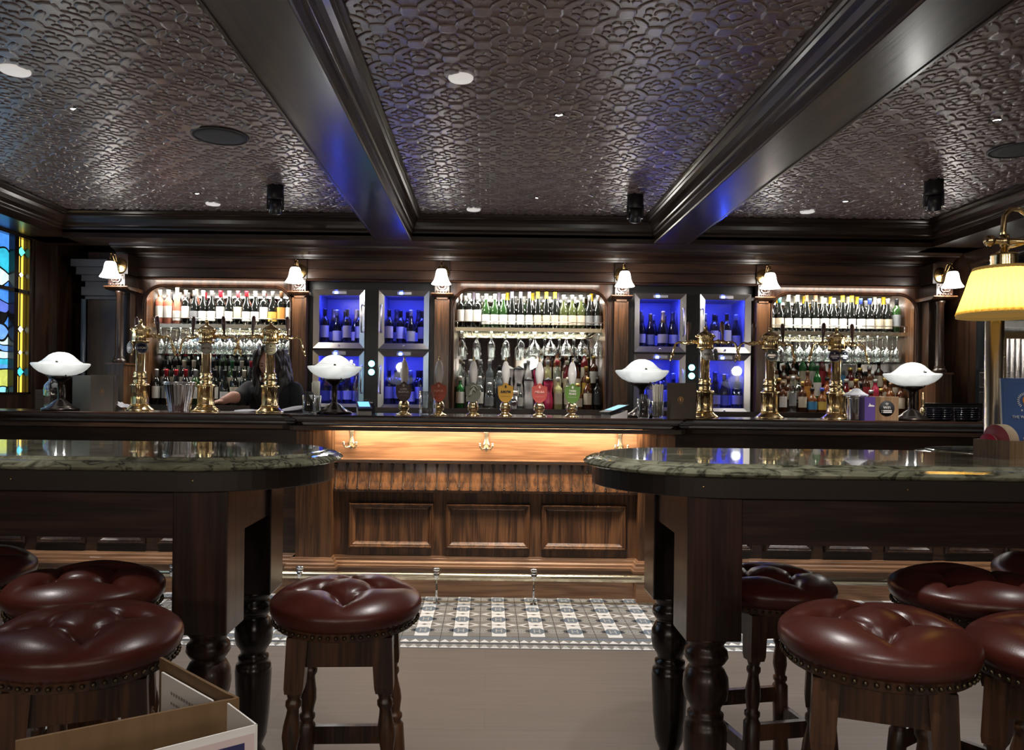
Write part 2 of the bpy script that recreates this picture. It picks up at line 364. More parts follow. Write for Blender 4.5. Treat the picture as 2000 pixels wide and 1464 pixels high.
# left wall, with the window opening
WY0, WY1, WZ0, WZ1 = 3.2, 6.02, 1.20, 2.41
wl = MB(); wl.box(XL - 0.1, XL, YF, WY0, 0, CEIL); wl.box(XL - 0.1, XL, WY1, YB, 0, CEIL); wl.box(XL - 0.1, XL, WY0, WY1, 0, WZ0); wl.box(XL - 0.1, XL, WY0, WY1, WZ1, CEIL)
wl.box(XL, XL + 0.014, 6.06, 6.085, 0.1, 2.41); wl.box(XL, XL + 0.03, 6.34, 6.38, 0.1, 2.42)
struct(wl.build('wall_left', W_Z))
def stained_mat(kind):
    m, nt, b = new_mat('stained glass ' + kind)
    tc = N(nt, 'ShaderNodeTexCoord'); ns = N(nt, 'ShaderNodeTexNoise', i_Scale=2.2, i_Detail=1.0); L(nt, tc.outputs['Object'], ns.inputs['Vector'])
    mp = N(nt, 'ShaderNodeMapping'); mp.inputs['Scale'].default_value = (1, 0.75, 1.25); L(nt, tc.outputs['Object'], mp.inputs['Vector'])
    mx = N(nt, 'ShaderNodeVectorMath', operation='MULTIPLY_ADD'); mx.inputs[1].default_value = (0.5, 0.5, 0.5); L(nt, ns.outputs['Color'], mx.inputs[0]); L(nt, mp.outputs[0], mx.inputs[2])
    v = N(nt, 'ShaderNodeTexVoronoi', feature='F1', i_Scale=5.2); L(nt, mx.outputs[0], v.inputs['Vector'])
    e = N(nt, 'ShaderNodeTexVoronoi', feature='DISTANCE_TO_EDGE', i_Scale=5.2); L(nt, mx.outputs[0], e.inputs['Vector'])
    sp = N(nt, 'ShaderNodeSeparateColor'); L(nt, v.outputs['Color'], sp.inputs[0])
    cr = N(nt, 'ShaderNodeValToRGB'); cr.color_ramp.interpolation = 'CONSTANT'
    cols = [(0.02, 0.08, 0.50), (0.40, 0.75, 0.85), (0.06, 0.25, 0.75), (0.62, 0.85, 0.88), (0.03, 0.45, 0.62), (0.15, 0.35, 0.80), (0.75, 0.88, 0.85), (0.10, 0.16, 0.60), (0.85, 0.22, 0.30)]
    for i, c in enumerate(cols):
        el = cr.color_ramp.elements[0] if i == 0 else cr.color_ramp.elements.new(i / 8.4)
        el.position = i / 8.4; el.color = c4(c)
    L(nt, sp.outputs[0], cr.inputs[0])
    # lower part of the picture: greens and ambers
    cr2 = N(nt, 'ShaderNodeValToRGB'); cr2.color_ramp.interpolation = 'CONSTANT'
    for i, c in enumerate([(0.05, 0.35, 0.20), (0.10, 0.35, 0.75), (0.55, 0.60, 0.12), (0.25, 0.65, 0.75), (0.75, 0.72, 0.30)]):
        el = cr2.color_ramp.elements[0] if i == 0 else cr2.color_ramp.elements.new(i / 5.2)
        el.position = i / 5.2; el.color = c4(c)
    L(nt, sp.outputs[1], cr2.inputs[0])
    sx = N(nt, 'ShaderNodeSeparateXYZ'); L(nt, tc.outputs['Object'], sx.inputs[0])
    lt = N(nt, 'ShaderNodeMath', operation='LESS_THAN'); lt.inputs[1].default_value = 1.42; L(nt, sx.outputs['Z'], lt.inputs[0])
    m2 = N(nt, 'ShaderNodeMix', data_type='RGBA'); L(nt, lt.outputs[0], m2.inputs['Factor']); L(nt, cr.outputs[0], m2.inputs[6]); L(nt, cr2.outputs[0], m2.inputs[7])
    n3 = N(nt, 'ShaderNodeTexNoise', i_Scale=14.0, i_Detail=3.0, i_Distortion=1.0); L(nt, tc.outputs['Object'], n3.inputs['Vector'])
    mr = N(nt, 'ShaderNodeMapRange'); mr.inputs['To Min'].default_value = 0.30; mr.inputs['To Max'].default_value = 0.95; L(nt, n3.outputs['Fac'], mr.inputs[0])
    ld = N(nt, 'ShaderNodeMath', operation='GREATER_THAN'); ld.inputs[1].default_value = 0.035; L(nt, e.outputs['Distance'], ld.inputs[0])
    ml = N(nt, 'ShaderNodeMath', operation='MULTIPLY'); L(nt, mr.outputs[0], ml.inputs[0]); L(nt, ld.outputs[0], ml.inputs[1])
    L(nt, m2.outputs[2], b.inputs['Emission Color']); L(nt, ml.outputs[0], b.inputs['Emission Strength'])
    b.inputs['Base Color'].default_value = (0.02, 0.02, 0.02, 1); b.inputs['Roughness'].default_value = 0.2
    return m
wd = struct(MB().box(XL - 0.07, XL + 0.01, WY0, WY0 + 0.06, WZ0, WZ1).box(XL - 0.07, XL + 0.01, WY1 - 0.03, WY1, WZ0, WZ1).box(XL - 0.07, XL + 0.01, WY0, WY1, WZ0, WZ0 + 0.012)
    .box(XL - 0.07, XL + 0.01, WY0, WY1, WZ1 - 0.012, WZ1).box(XL - 0.07, XL + 0.005, WY0, WY1, 1.972, 2.002).box(XL - 0.07, XL + 0.005, 5.81, 5.862, WZ0, WZ1).box(XL - 0.07, XL + 0.005, 4.6, 4.65, WZ0, WZ1).build('window_1', EBON))
ST = stained_mat('picture')
MB().box(XL - 0.05, XL - 0.04, WY0 + 0.03, 5.82, WZ0 + 0.005, WZ1 - 0.005).build('picture_light', ST, wd)
YEL = led('stained glass yellow', (0.95, 0.62, 0.07), 0.75); GEM = [led('stained glass green', (0.1, 0.7, 0.45), 1.0), led('stained glass cream', (0.85, 0.85, 0.6), 1.1), led('stained glass blue', (0.05, 0.55, 0.75), 1.0)]
MB().box(XL - 0.05, XL - 0.04, 5.855, 5.995, WZ0 + 0.005, WZ1 - 0.005).build('yellow_border', YEL, wd)
lead = MB(); lead.box(XL - 0.041, XL - 0.034, 5.944, 5.952, WZ0, WZ1)
for z, g, s in ((2.30, 0, 0.045), (2.12, 1, 0.025), (1.70, 1, 0.032), (1.52, 1, 0.022), (1.37, 2, 0.042)):
    lead.box(XL - 0.041, XL - 0.034, 5.85, 5.995, z - 0.003, z + 0.003)
    q = [(5.948 + s * 1.25 * math.cos(k * PI / 2), z + s * math.sin(k * PI / 2)) for k in range(4)]
    lead.prism(q, 'X', XL - 0.039, XL - 0.031)
    MB().prism([(5.948 + (y - 5.948) * 0.8, z + (zz - z) * 0.8) for y, zz in q], 'X', XL - 0.036, XL - 0.028).build('diamond_pane', GEM[g], wd)
lead.build('lead_came', BLACKM, wd)

# beams and perimeter beam with crown mouldings
crown = [(0, 2.455), (0, 2.475), (0.010, 2.478), (0.014, 2.492), (0.009, 2.498), (0.013, 2.503), (0.020, 2.508), (0.024, 2.530), (0.036, 2.556), (0.052, 2.574), (0.064, 2.580), (0.064, 2.590), (0.074, 2.596), (0.084, 2.604), (0.084, 2.625)]
def beam(name, x0, x1, y0, y1):
    c = MB(); lft = [(x0 - p, z) for p, z in crown]; rgt = [(x1 + p, z) for p, z in crown]
    prof = [(x0 + 0.006, SOFF), (x0, SOFF + 0.006)] + lft + rgt[::-1] + [(x1, SOFF + 0.006), (x1 - 0.006, SOFF)]
    c.prism(prof, 'Y', y0, y1)
    for s, x in ((1, x0 + 0.006), (-1, x1 - 0.006)): c.box(min(x, x + s * 0.012), max(x, x + s * 0.012), y0, y1, SOFF - 0.005, SOFF)
    return struct(c.build(name, W_Y))
PY1 = 5.95
beam('trim_1', -0.895, -0.608, YF, PY1 + 0.02); beam('trim_2', 1.262, 1.54, YF, PY1 + 0.02)
pb = MB()
bars = [(PXL, PY1), (PXR, PY1)]
pb.box(XL, XR, PY1, 6.30, SOFF, CEIL)
struct(pb.build('trim_3', W_X))
# crown round each bay: back pieces (in x)
cb = MB()
for a, b in ((PXL, -0.895), (-0.608, 1.262), (1.54, PXR)):
    cb.prism([(PY1 + 0.001, CEIL + 0.005)] + [(PY1 - p, z) for p, z in crown][::-1] + [(PY1 + 0.001, 2.455)], 'X', a, b)
cb.box(PXL, PXR, PY1 - 0.010, PY1 + 0.01, SOFF - 0.004, SOFF + 0.006)
struct(cb.build('trim_4', W_X))
ps = MB(); ps.prism([(XL, SOFF), (PXL, SOFF)] + [(PXL + p, z) for p, z in crown] + [(XL, CEIL + 0.005)], 'Y', YF, 6.2); struct(ps.build('trim_5', W_Y))
ps = MB(); ps.prism([(XR, SOFF), (PXR, SOFF)] + [(PXR - p, z) for p, z in crown] + [(XR, CEIL + 0.005)], 'Y', YF, 6.2); struct(ps.build('trim_6', W_Y))

# ceiling fittings
def on_ceiling(u, v):     # where a pixel of the photograph meets the ceiling
    Y = 4.0
    for _ in range(6): Y = Y * (CEIL - H) / (MZ(u, v, Y) - H)
    return M(u, v, Y)
DISC = pm('white cover with added glow', (0.75, 0.72, 0.70), 0.6, emit=(1, 0.95, 0.9), es=0.22); SPK = pm('grey speaker grille', (0.055, 0.055, 0.06), 0.7, bump=0.5, bscale=400)  # faint emission added to the covers only to make them look brighter
for i, (u, v, r, lab) in enumerate(((29, 136, 0.062, 'round off-white ceiling cover in the left bay, nearest the left edge'), (900, 151, 0.055, 'round off-white ceiling cover in the middle bay, nearer of its two'),
        (416, 397, 0.052, 'small off-white ceiling cover in the left bay, close to the back crown'), (925, 408, 0.052, 'small off-white ceiling cover in the middle bay, close to the back crown'), (1577, 412, 0.052, 'small off-white ceiling cover in the right bay, close to the back crown'))):
    p = on_ceiling(u, v)
    tag(MB().lathe([(r, 0.002), (r, -0.005), (r * 0.92, -0.011), (0, -0.012)], 32).build('ceiling_cover', DISC, loc=(p.x, p.y, CEIL)), lab, 'ceiling cover')
for (u, v, lab) in ((430, 265, 'large round dark speaker grille set in the left bay of the ceiling'), (1990, 291, 'large round dark speaker grille in the right bay, cut by the right edge')):
    p = on_ceiling(u, v); t = thing('ceiling_speaker', lab, 'speaker', (p.x, p.y, CEIL))
    MB().lathe([(0.152, 0.002), (0.152, -0.006), (0.142, -0.008), (0.140, -0.004)], 40).build('rim', BLACK, t); MB().lathe([(0.141, -0.004), (0.09, -0.008), (0, -0.009)], 40).build('grille', SPK, t)
LAMP = led('downlight bulb', (1, 0.95, 0.86), 14)
pos = {(0, 0): 'left bay, far row', (0, 1): 'middle bay, far row', (0, 2): 'right bay, far row', (1, 0): 'left bay, near row', (1, 1): 'middle bay, near row', (1, 2): 'right bay, near row'}
for iy, y in enumerate((5.37, 3.77, 2.1, 0.4, -1.2)):
    for ix, x in enumerate(DOWN_X):
        if iy > 1: lab, g = 'small recessed downlight in the dark ceiling towards the seats', 'downlights behind the viewpoint'
        else: lab, g = 'small bright recessed ceiling downlight in the ' + pos[(iy, ix)], None
        t = thing('downlight', lab, 'downlight', (x, y, CEIL), 0, g)
        MB().lathe([(0.020, -0.001), (0.030, -0.001), (0.030, -0.004), (0.022, -0.006), (0.019, -0.002)], 20).build('bezel', BLACK, t)
        MB().lathe([(0.019, -0.0015), (0.012, -0.004), (0, -0.005)], 16).build('bulb', LAMP, t)
for (u, v, lab, rz) in ((538, 362, 'black spot projector hanging from the ceiling left of the left beam', 0.3), (1241, 380, 'black spot projector hanging from the ceiling just left of the right beam', 0.0), (1824, 352, 'black spot projector hanging from the ceiling near the right wall', -0.3)):
    p = on_ceiling(u, v); t = thing('ceiling_projector', lab, 'spotlight', (p.x, p.y, CEIL), rz)
    MB().lathe([(0.055, 0.002), (0.055, -0.09), (0.05, -0.10), (0.02, -0.105)], 24).build('mount', BLACK, t)
    a = MB()
    for s in (-1, 1): a.bev(s * 0.05 - 0.006, s * 0.05 + 0.006, -0.02, 0.02, -0.165, -0.07, 0.004)
    a.build('yoke', BLACK, t)
    h = MB(); h.m = Matrix.Translation((0, -0.01, -0.14)) @ Matrix.Rotation(math.radians(28), 4, 'X'); h.lathe([(0.02, 0.045), (0.038, 0.04), (0.043, 0.0), (0.043, -0.045), (0.036, -0.05), (0.034, -0.045)], 24); hd = h.build('lamp_head', BLACK, t)
    q = MB(); q.m = h.m; q.lathe([(0.034, -0.046), (0.0, -0.052)], 20); q.build('lens', CHROME, hd)

# ================================================================== FRONT BAR
HC = 1.111                      # counter top height
YCF, YSF = 4.44, 4.575          # front edge of the counter: middle, sides
BX0, BX1 = -1.163, 1.155
bar = thing('bar_counter', 'long dark oak bar counter with a lit recessed middle panel', 'bar counter', (0, 4.7, 0))
def bl(mb, name, mat): return mb.build(name, mat, bar, loc=(0, -4.7, 0))
fas = [(0.075, HC - 0.066), (0.075, HC - 0.060), (0.064, HC - 0.058), (0.056, HC - 0.046), (0.044, HC - 0.040), (0.040, HC - 0.030), (0.026, HC - 0.027), (0.022, HC - 0.020), (0.004, HC - 0.018), (0.0, HC - 0.012), (0.0, HC - 0.004), (0.004, HC)]
path = [(XL, YSF), (BX0 - 0.07, YSF), (BX0 - 0.02, YSF - 0.02), (BX0, YSF - 0.055), (BX0 + 0.005, YCF + 0.02), (BX0 + 0.03, YCF), (BX1 - 0.03, YCF), (BX1 - 0.005, YCF + 0.02), (BX1, YSF - 0.055), (BX1 + 0.02, YSF - 0.02), (BX1 + 0.07, YSF), (3.46, YSF)]
c = MB(); c.sweep(path, [(-p, z) for p, z in fas])
top = [(x, y + 0.004) for x, y in path]; top += [(3.46, 5.06), (XL, 5.06)]
c.add([(x, y, HC) for x, y in top], [tuple(range(len(top)))])
bot = [(x, y + 0.075) for x, y in path] + [(3.46, 5.06), (XL, 5.06)]
c.add([(x, y, HC - 0.066) for x, y in bot], [tuple(range(len(bot)))])
c.box(XL, 3.46, 5.04, 5.06, HC - 0.066, HC)
bl(c, 'countertop', wood('counter oak', (0.012, 0.0055, 0.0036), (0.035, 0.016, 0.010), 'X', 0.16, 0.6, bump=0.06))
# upper bead just under the top
bl(MB().sweep([(x, y + 0.03) for x, y in path], [(0, HC - 0.09), (-0.0, HC - 0.066)]), 'apron', W_X)
YR, YP, YS = 4.71, 4.63, 4.74
face = MB(); face.box(-0.955, 0.918, YR, YR + 0.03, 0.84, HC - 0.066); bl(face, 'lit_panel', O_X)
body = MB(); body.box(XL, -0.955, YS, YS + 0.03, 0, HC - 0.06); body.box(0.918, 3.46, YS, YS + 0.03, 0, HC - 0.06); body.box(XL, 3.46, 5.0, 5.03, 0, HC - 0.06); body.box(3.42, 3.46, YS, 5.0, 0, HC - 0.06)
bl(body, 'carcass', W_X)
lower = MB(); lower.box(-0.955, 0.918, YR, YR + 0.03, 0.0, 0.66); bl(lower, 'frame_panel', O_Z)
led_o = bl(MB().box(-0.95, 0.91, 4.625, 4.635, HC - 0.070, HC - 0.0655), 'led_strip', led('warm led strip', (1, 0.80, 0.55), 4))
ledge = MB(); ledge.prism([(YR, 0.812), (YR - 0.028, 0.815), (YR - 0.034, 0.822), (YR - 0.042, 0.836), (YR - 0.040, 0.842), (YR, 0.842)], 'X', -0.955, 0.918); bl(ledge, 'ledge', O_X)
# cove with turned ribs
cove = MB(); cp = [(YR, 0.635), (YR - 0.040, 0.640), (YR - 0.043, 0.655), (YR - 0.036, 0.672), (YR - 0.024, 0.70), (YR - 0.012, 0.74), (YR - 0.006, 0.79), (YR - 0.004, 0.812), (YR, 0.812)]
cove.prism(cp, 'X', -0.955, 0.918); bl(cove, 'cove', O_Z)
for k in range(27):
    x = -0.925 + k * 0.0685
    if x > 0.90: break
    r = MB(); r.tube([(x, YR - 0.016, 0.806), (x, YR - 0.013, 0.79), (x, YR - 0.017, 0.745), (x, YR - 0.030, 0.705), (x, YR - 0.042, 0.676), (x, YR - 0.048, 0.664)], [0.009, 0.005, 0.0045, 0.0045, 0.0045, 0.006], 8)
    r.sph((x, YR - 0.018, 0.806), 0.0095, 8, 6); r.sph((x, YR - 0.050, 0.662), 0.0065, 8, 6)
    bl(r, 'rib', W_Z)
def raised(x0, x1, y, z0=0.294, z1=0.573):
    prof = [(0, 0), (0, 0.016), (0.007, 0.026), (0.013, 0.026), (0.016, 0.020), (0.024, 0.019), (0.034, 0.006), (0.040, 0.002), (0.040, -0.01)]   # inward distance, height
    mb = MB(); n = len(prof); vs = []
    for d, h in prof: vs += [(x0 + d, y - h, z0 + d), (x1 - d, y - h, z0 + d), (x1 - d, y - h, z1 - d), (x0 + d, y - h, z1 - d)]
    mb.add(vs, [(4 * j + k, 4 * j + (k + 1) % 4, 4 * (j + 1) + (k + 1) % 4, 4 * (j + 1) + k) for j in range(n - 1) for k in range(4)])
    return mb
for x0, x1 in ((-0.845, -0.325), (-0.252, 0.265), (0.335, 0.852)):
    bl(raised(x0, x1, YR - 0.001), 'panel_moulding', O_Z)
sk = [(0.0, 0.248), (0.006, 0.246), (0.010, 0.236), (0.016, 0.232), (0.018, 0.218), (0.028, 0.210), (0.030, 0.196), (0.036, 0.192), (0.036, 0.178), (0.012, 0.176), (0.012, 0.0)]
skp = [(XL, YS), (-1.175, YS), (-1.175, YP), (-0.938, YP), (-0.938, YR), (0.914, YR), (0.914, YP), (1.15, YP), (1.15, YS), (3.46, YS)]
bl(MB().sweep(skp, sk), 'skirting', O_X)
for x0, x1 in ((-1.154, -0.938), (0.914, 1.13)):
    p = MB(); p.box(x0, x1, YP, YS + 0.02, 0, HC - 0.066)
    for q in (x0 + 0.10,): p.box(q, q + 0.004, YP - 0.002, YP, 0.25, 1.04)
    bl(p, 'pilaster', P_Z)
for k in range(6): bl(raised(-1.36 - 0.37 * k - 0.30, -1.36 - 0.37 * k, YS - 0.001, 0.294, 0.60), 'panel_moulding', W_Z)
for k in range(6): bl(raised(1.34 + 0.37 * k, 1.34 + 0.37 * k + 0.30, YS - 0.001, 0.294, 0.60), 'panel_moulding', W_Z)
# coat hooks
def hook(x, lab):
    t = thing('coat_hook', lab, 'coat hook', (x, 4.70, 0.93))
    b = MB(); b.m = Matrix.Translation((0, -0.012, 0)) @ Matrix.Identity(4)
    b.lathe([(0.001, 0.105), (0.012, 0.10), (0.018, 0.09), (0.017, 0.075), (0.013, 0.06), (0.012, 0.03), (0.018, 0.015), (0.022, 0.005), (0.02, -0.008), (0.012, -0.02), (0.006, -0.035), (0.001, -0.04)], 16, sy=0.5)
    b.build('backplate', BRASS2, t)
    for s in (-1, 1):
        h = MB(); h.tube([(0, -0.015, 0.0), (s * 0.012, -0.03, -0.018), (s * 0.026, -0.045, -0.022), (s * 0.038, -0.055, -0.008), (s * 0.038, -0.057, 0.008)], [0.008, 0.007, 0.006, 0.005, 0.006], 10)
        h.sph((s * 0.038, -0.057, 0.010), 0.008, 10, 6); h.build('prong', BRASS2, t)
hook(MX(687, 4.68), 'cast brass double coat hook under the counter, left end of the lit panel')
hook(MX(951, 4.68), 'cast brass double coat hook in the middle of the lit panel')
hook(MX(1213, 4.68), 'cast brass double coat hook under the counter, right end of the lit panel')
# foot rail
fr = thing('foot_rail', 'long brass foot rail running along the base of the bar', 'foot rail', (0, 4.54, 0))
MB().tube([(XL + 0.01, 0, 0.162), (-1, 0, 0.162), (1, 0, 0.162), (3.4, 0, 0.162)], 0.0225, 16).build('rail', BRASS2, fr)
for x in [-2.9, -1.85, -1.1, MX(857, 4.54), MX(1047, 4.54), 1.30, MX(1757, 4.54), 3.1]:
    p = MB(); p.tube([(x, 0.012, 0.0), (x, 0.012, 0.14)], 0.006, 8); p.lathe([(0.022, 0), (0.020, 0.004), (0.008, 0.008)], 14, (x, 0.012, 0)); p.lathe([(0.0245, 0.150), (0.0245, 0.184), (0.018, 0.188)], 14, (x, 0, 0))
    p.lathe([(0.012, 0.187), (0.024, 0.200), (0.026, 0.212), (0.018, 0.217), (0, 0.218)], 16, (x, 0, 0)); p.build('post', CHROME, fr)

# ================================================================== BACK BAR
YPIL, YFR = 6.32, 6.36
bb = thing('back_bar', 'tall dark oak back bar with three arched niches and pilasters', 'back bar', (0.336, 6.4, 0))
def kb(mb, name, mat, par=None):
    o = mb.build(name, mat, par or bb)
    if not par: o.location = (-0.336, -6.4, 0)
    return o
CX0, CX1 = -3.05, 3.72
base = MB(); base.box(CX0, CX1, 6.34, 6.90, 0, 1.075); base.box(CX0, CX1, 6.30, 6.90, 1.075, 1.095); kb(base, 'base_cabinet', W_X)
kb(MB().box(CX0, CX1, YPIL - 0.01, YFR, 1.095, 1.12), 'sill', W_X)
fz = MB(); fz.box(CX0, CX1, YFR, 6.92, 2.16, SOFF)
fz.prism([(YFR, 2.245), (YFR - 0.008, 2.247), (YFR - 0.012, 2.253), (YFR - 0.006, 2.258), (YFR, 2.26)], 'X', CX0, CX1)
fz.prism([(YFR, 2.155), (YFR - 0.03, 2.158), (YFR - 0.036, 2.168), (YFR - 0.02, 2.176), (YFR, 2.18)], 'X', CX0, CX1)
fz.box(CX0, CX1, YFR - 0.008, YFR, 2.18, 2.245)
kb(fz, 'frieze', wood('frieze oak', (0.022, 0.009, 0.005), (0.075, 0.032, 0.017), 'X', 0.36))
cn = [(YFR, 2.335), (YFR - 0.03, 2.338), (YFR - 0.035, 2.348), (YFR - 0.05, 2.352), (YFR - 0.06, 2.368), (YFR - 0.10, 2.384), (YFR - 0.145, 2.392), (YFR - 0.15, 2.40), (YFR - 0.175, 2.404), (YFR - 0.18, 2.42), (YFR, 2.42)]
kb(MB().prism(cn, 'X', CX0 - 0.02, CX1 + 0.08), 'cornice', W_X)
# niche frames: face board with arched opening + moulded edge
NZ0, NZ1, NR = 1.12, 2.09, 0.135
def arch(x0, x1, d=0.0, n=10):
    x0, x1, z1, r = x0 - d, x1 + d, NZ1 + d, NR + d
    pts = [(x0, NZ0)]
    for i in range(n + 1): a = PI - PI / 2 * i / n; pts.append((x0 + r + r * math.cos(a), z1 - r + r * math.sin(a)))
    for i in range(n + 1): a = PI / 2 - PI / 2 * i / n; pts.append((x1 - r + r * math.cos(a), z1 - r + r * math.sin(a)))
    pts.append((x1, NZ0)); return pts
outer = [(-3.0, -1.622), (-0.324, 1.032), (2.309, 3.68)]
FRM = wood('niche frame oak', (0.022, 0.009, 0.005), (0.075, 0.032, 0.017), 'Z', 0.34)
for (a, b), (oa, ob) in zip(NICHES, outer):
    mb = MB(); inn = arch(a, b, 0.03); k = len(inn)
    # outer contour with same count
    out = []
    for (x, z) in inn:
        if z <= NZ0 + 1e-6: out.append((oa if x < (a + b) / 2 else ob, NZ0))
        else:
            t = (x - (a - 0.03)) / (b - a + 0.06)
            out.append((oa + (ob - oa) * t, 2.16))
    out[1] = (oa, 2.16 - 0.0); out[-2] = (ob, 2.16)
    vs = [(x, YFR, z) for x, z in inn] + [(x, YFR, z) for x, z in out]
    mb.add(vs, [(i, i + 1, k + i + 1, k + i) for i in range(k - 1)])
    kb(mb, 'niche_face', FRM)
    mo = MB(); prof = [(0.03, 0), (0.03, -0.012), (0.022, -0.022), (0.014, -0.014), (0.010, -0.020), (0.0, -0.012), (0.0, 0.46)]
    vs = []
    for d, y in prof: vs += [(x, YFR + y, z) for x, z in arch(a, b, d)]
    mo.add(vs, [(j * k + i, j * k + i + 1, (j + 1) * k + i + 1, (j + 1) * k + i) for j in range(len(prof) - 2) for i in range(k - 1)], False)
    kb(mo, 'niche_moulding', FRM)
    kb(MB().box(a - 0.02, a, YFR + 0.002, 6.86, NZ0, 2.15), 'niche_side', P_Z); kb(MB().box(b, b + 0.02, YFR + 0.002, 6.86, NZ0, 2.15), 'niche_side', P_Z); li = MB(); li.box(a, b, YFR + 0.001, 6.86, 2.135, 2.15)
    kb(li, 'niche_ceiling', pm('cream niche lining', (0.50, 0.40, 0.28), 0.5))
    kb(MB().box(a, b, 6.84, 6.86, 1.095, 2.135), 'mirror_back', MIRROR)
    sh = kb(MB().box(a, b, 6.47, 6.83, 1.790, 1.798), 'bottle_shelf', thin_glass('shelf glass', (0.8, 0.86, 0.84), 0.6, 0.12))
    kb(MB().box(a, b, 6.462, 6.47, 1.768, 1.800), 'edge_strip', BRASS2, sh)
    g = MB(); g.tube([(a, 6.466, 1.850), (b, 6.466, 1.850)], 0.0035, 8)
    n = 4
    for i in range(n): g.tube([(a + 0.02 + (b - a - 0.04) * i / (n - 1), 6.466, 1.80), (a + 0.02 + (b - a - 0.04) * i / (n - 1), 6.466, 1.850)], 0.003, 6)
    kb(g, 'gallery_rail', CHROME, sh)
    kb(MB().box(a + 0.05, b - 0.05, 6.415, 6.425, 2.128, 2.135), 'led_strip', led('niche led', (1, 0.94, 0.84), 3))
    gr = MB()
    for i in range(24): x = a + 0.03 + (b - a - 0.06) * i / 23; gr.box(x - 0.002, x + 0.002, 6.50, 6.80, 1.771, 1.7755)
    kb(gr, 'glass_rack', CHROME)
# pilasters with carved corbel
PIL = [(-1.622, -1.508), (-0.45, -0.330), (1.028, 1.142), (2.200, 2.306)]
CARV = pm('carved dark oak', (0.016, 0.007, 0.0045), 0.28, coat=0.4)
def corbel(x0, x1, y, par):
    xm = (x0 + x1) / 2
    c = MB(); c.box(x0, x1, y - 0.03, YFR, 2.06, 2.16); kb(c, 'corbel', W_Z, par)
    v = MB()
    for k in range(5): v.sph((x0 + 0.018 + k * (x1 - x0 - 0.036) / 4, y - 0.034, 2.075), 0.008, 8, 6)
    for k in range(5): v.sph((x0 + 0.018 + k * (x1 - x0 - 0.036) / 4, y - 0.034, 2.148), 0.006, 8, 6)
    v.sph((xm, y - 0.034, 2.122), 0.024, 12, 8, sy=0.6)
    for s in (-1, 1): v.tube([(xm, y - 0.04, 2.10), (xm + s * 0.02, y - 0.04, 2.092), (xm + s * 0.036, y - 0.038, 2.108), (xm + s * 0.034, y - 0.038, 2.132), (xm + s * 0.02, y - 0.04, 2.138)], 0.006, 8)
    v.box(x0 + 0.008, x1 - 0.008, y - 0.033, y - 0.03, 2.066, 2.155)
    kb(v, 'carving', CARV, par)
    l = MB(); l.prism([(y - 0.005, 2.038), (y - 0.03, 2.046), (y - 0.045, 2.056), (y - 0.045, 2.064), (YFR, 2.064), (YFR, 2.038)], 'X', x0 - 0.03, x1 + 0.03); kb(l, 'cap', P_Z, par)
for x0, x1 in PIL:
    p = MB(); p.box(x0, x1, YPIL, 6.42, 1.12, 2.05)
    for a, b_ in ((x0, x0 + 0.014), (x1 - 0.014, x1)): p.box(a, b_, YPIL - 0.008, YPIL, 1.12, 2.03)
    p.box(x0, x1, YPIL - 0.008, YPIL, 2.015, 2.03); p.box(x0 - 0.005, x1 + 0.005, YPIL - 0.014, YPIL, 1.12, 1.19)
    po = kb(p, 'pilaster', P_Z); corbel(x0, x1, YPIL, po)
    s = MB(); s.box(x0 + 0.004, x1 - 0.004, YFR - 0.026, YFR, 2.17, 2.33); kb(s, 'lamp_block', W_Z, po)
# end columns on plinths, standing forward
YE = 6.16
for x0, x1 in ((-3.03, -2.90), (3.55, 3.68)):
    xm = (x0 + x1) / 2
    p = MB(); p.box(x0, x1, YE - 0.06, YFR, 0, 1.44); p.box(x0 - 0.01, x1 + 0.01, YE - 0.07, YFR, 1.44, 1.455)
    po = kb(p, 'plinth', P_Z)
    c = MB(); c.lathe([(0.05, 1.455), (0.052, 1.47), (0.045, 1.485), (0.036, 1.49), (0.042, 1.50), (0.032, 1.515), (0.031, 1.60), (0.027, 2.0), (0.034, 2.01), (0.04, 2.03)], 24, (xm, YE, 0)); kb(c, 'column', W_Z, po)
    d = MB(); d.box(x0 + 0.02, x1 - 0.02, 6.24, YFR, 1.455, 2.04); kb(d, 'backing', W_Z, po)
    corbel(x0, x1, YE - 0.03, po)
    s = MB(); s.box(x0 + 0.004, x1 - 0.004, YFR - 0.20, YFR, 2.17, 2.33); kb(s, 'lamp_block', W_Z, po)
# left end pier with stepped cornice
pier = thing('wall_pier', 'dark panelled pier with stepped cornice at the left end of the back bar', 'pier', (-3.3, 6.5, 0))
MB().box(-0.10, 0.18, 0.0, 0.40, 0, 2.40).build('shaft', W_Z, pier)
st = MB()
for i, (d, z0, z1) in enumerate(((0.02, 2.00, 2.03), (0.05, 2.03, 2.10), (0.02, 2.10, 2.15), (0.05, 2.15, 2.20), (0.09, 2.20, 2.26), (0.13, 2.26, 2.32))): st.box(-0.10 - d * 0.6, 0.18 + d * 0.4, -d, 0.35, z0, z1)
st.build('cornice', pm('blue grey painted moulding', (0.07, 0.075, 0.09), 0.35), pier)
MB().tube([(-0.125, -0.02, 0.0), (-0.125, -0.02, 2.0)], 0.02, 12).build('blue_pipe', pm('blue grey pipe', (0.05, 0.07, 0.10), 0.35), pier)

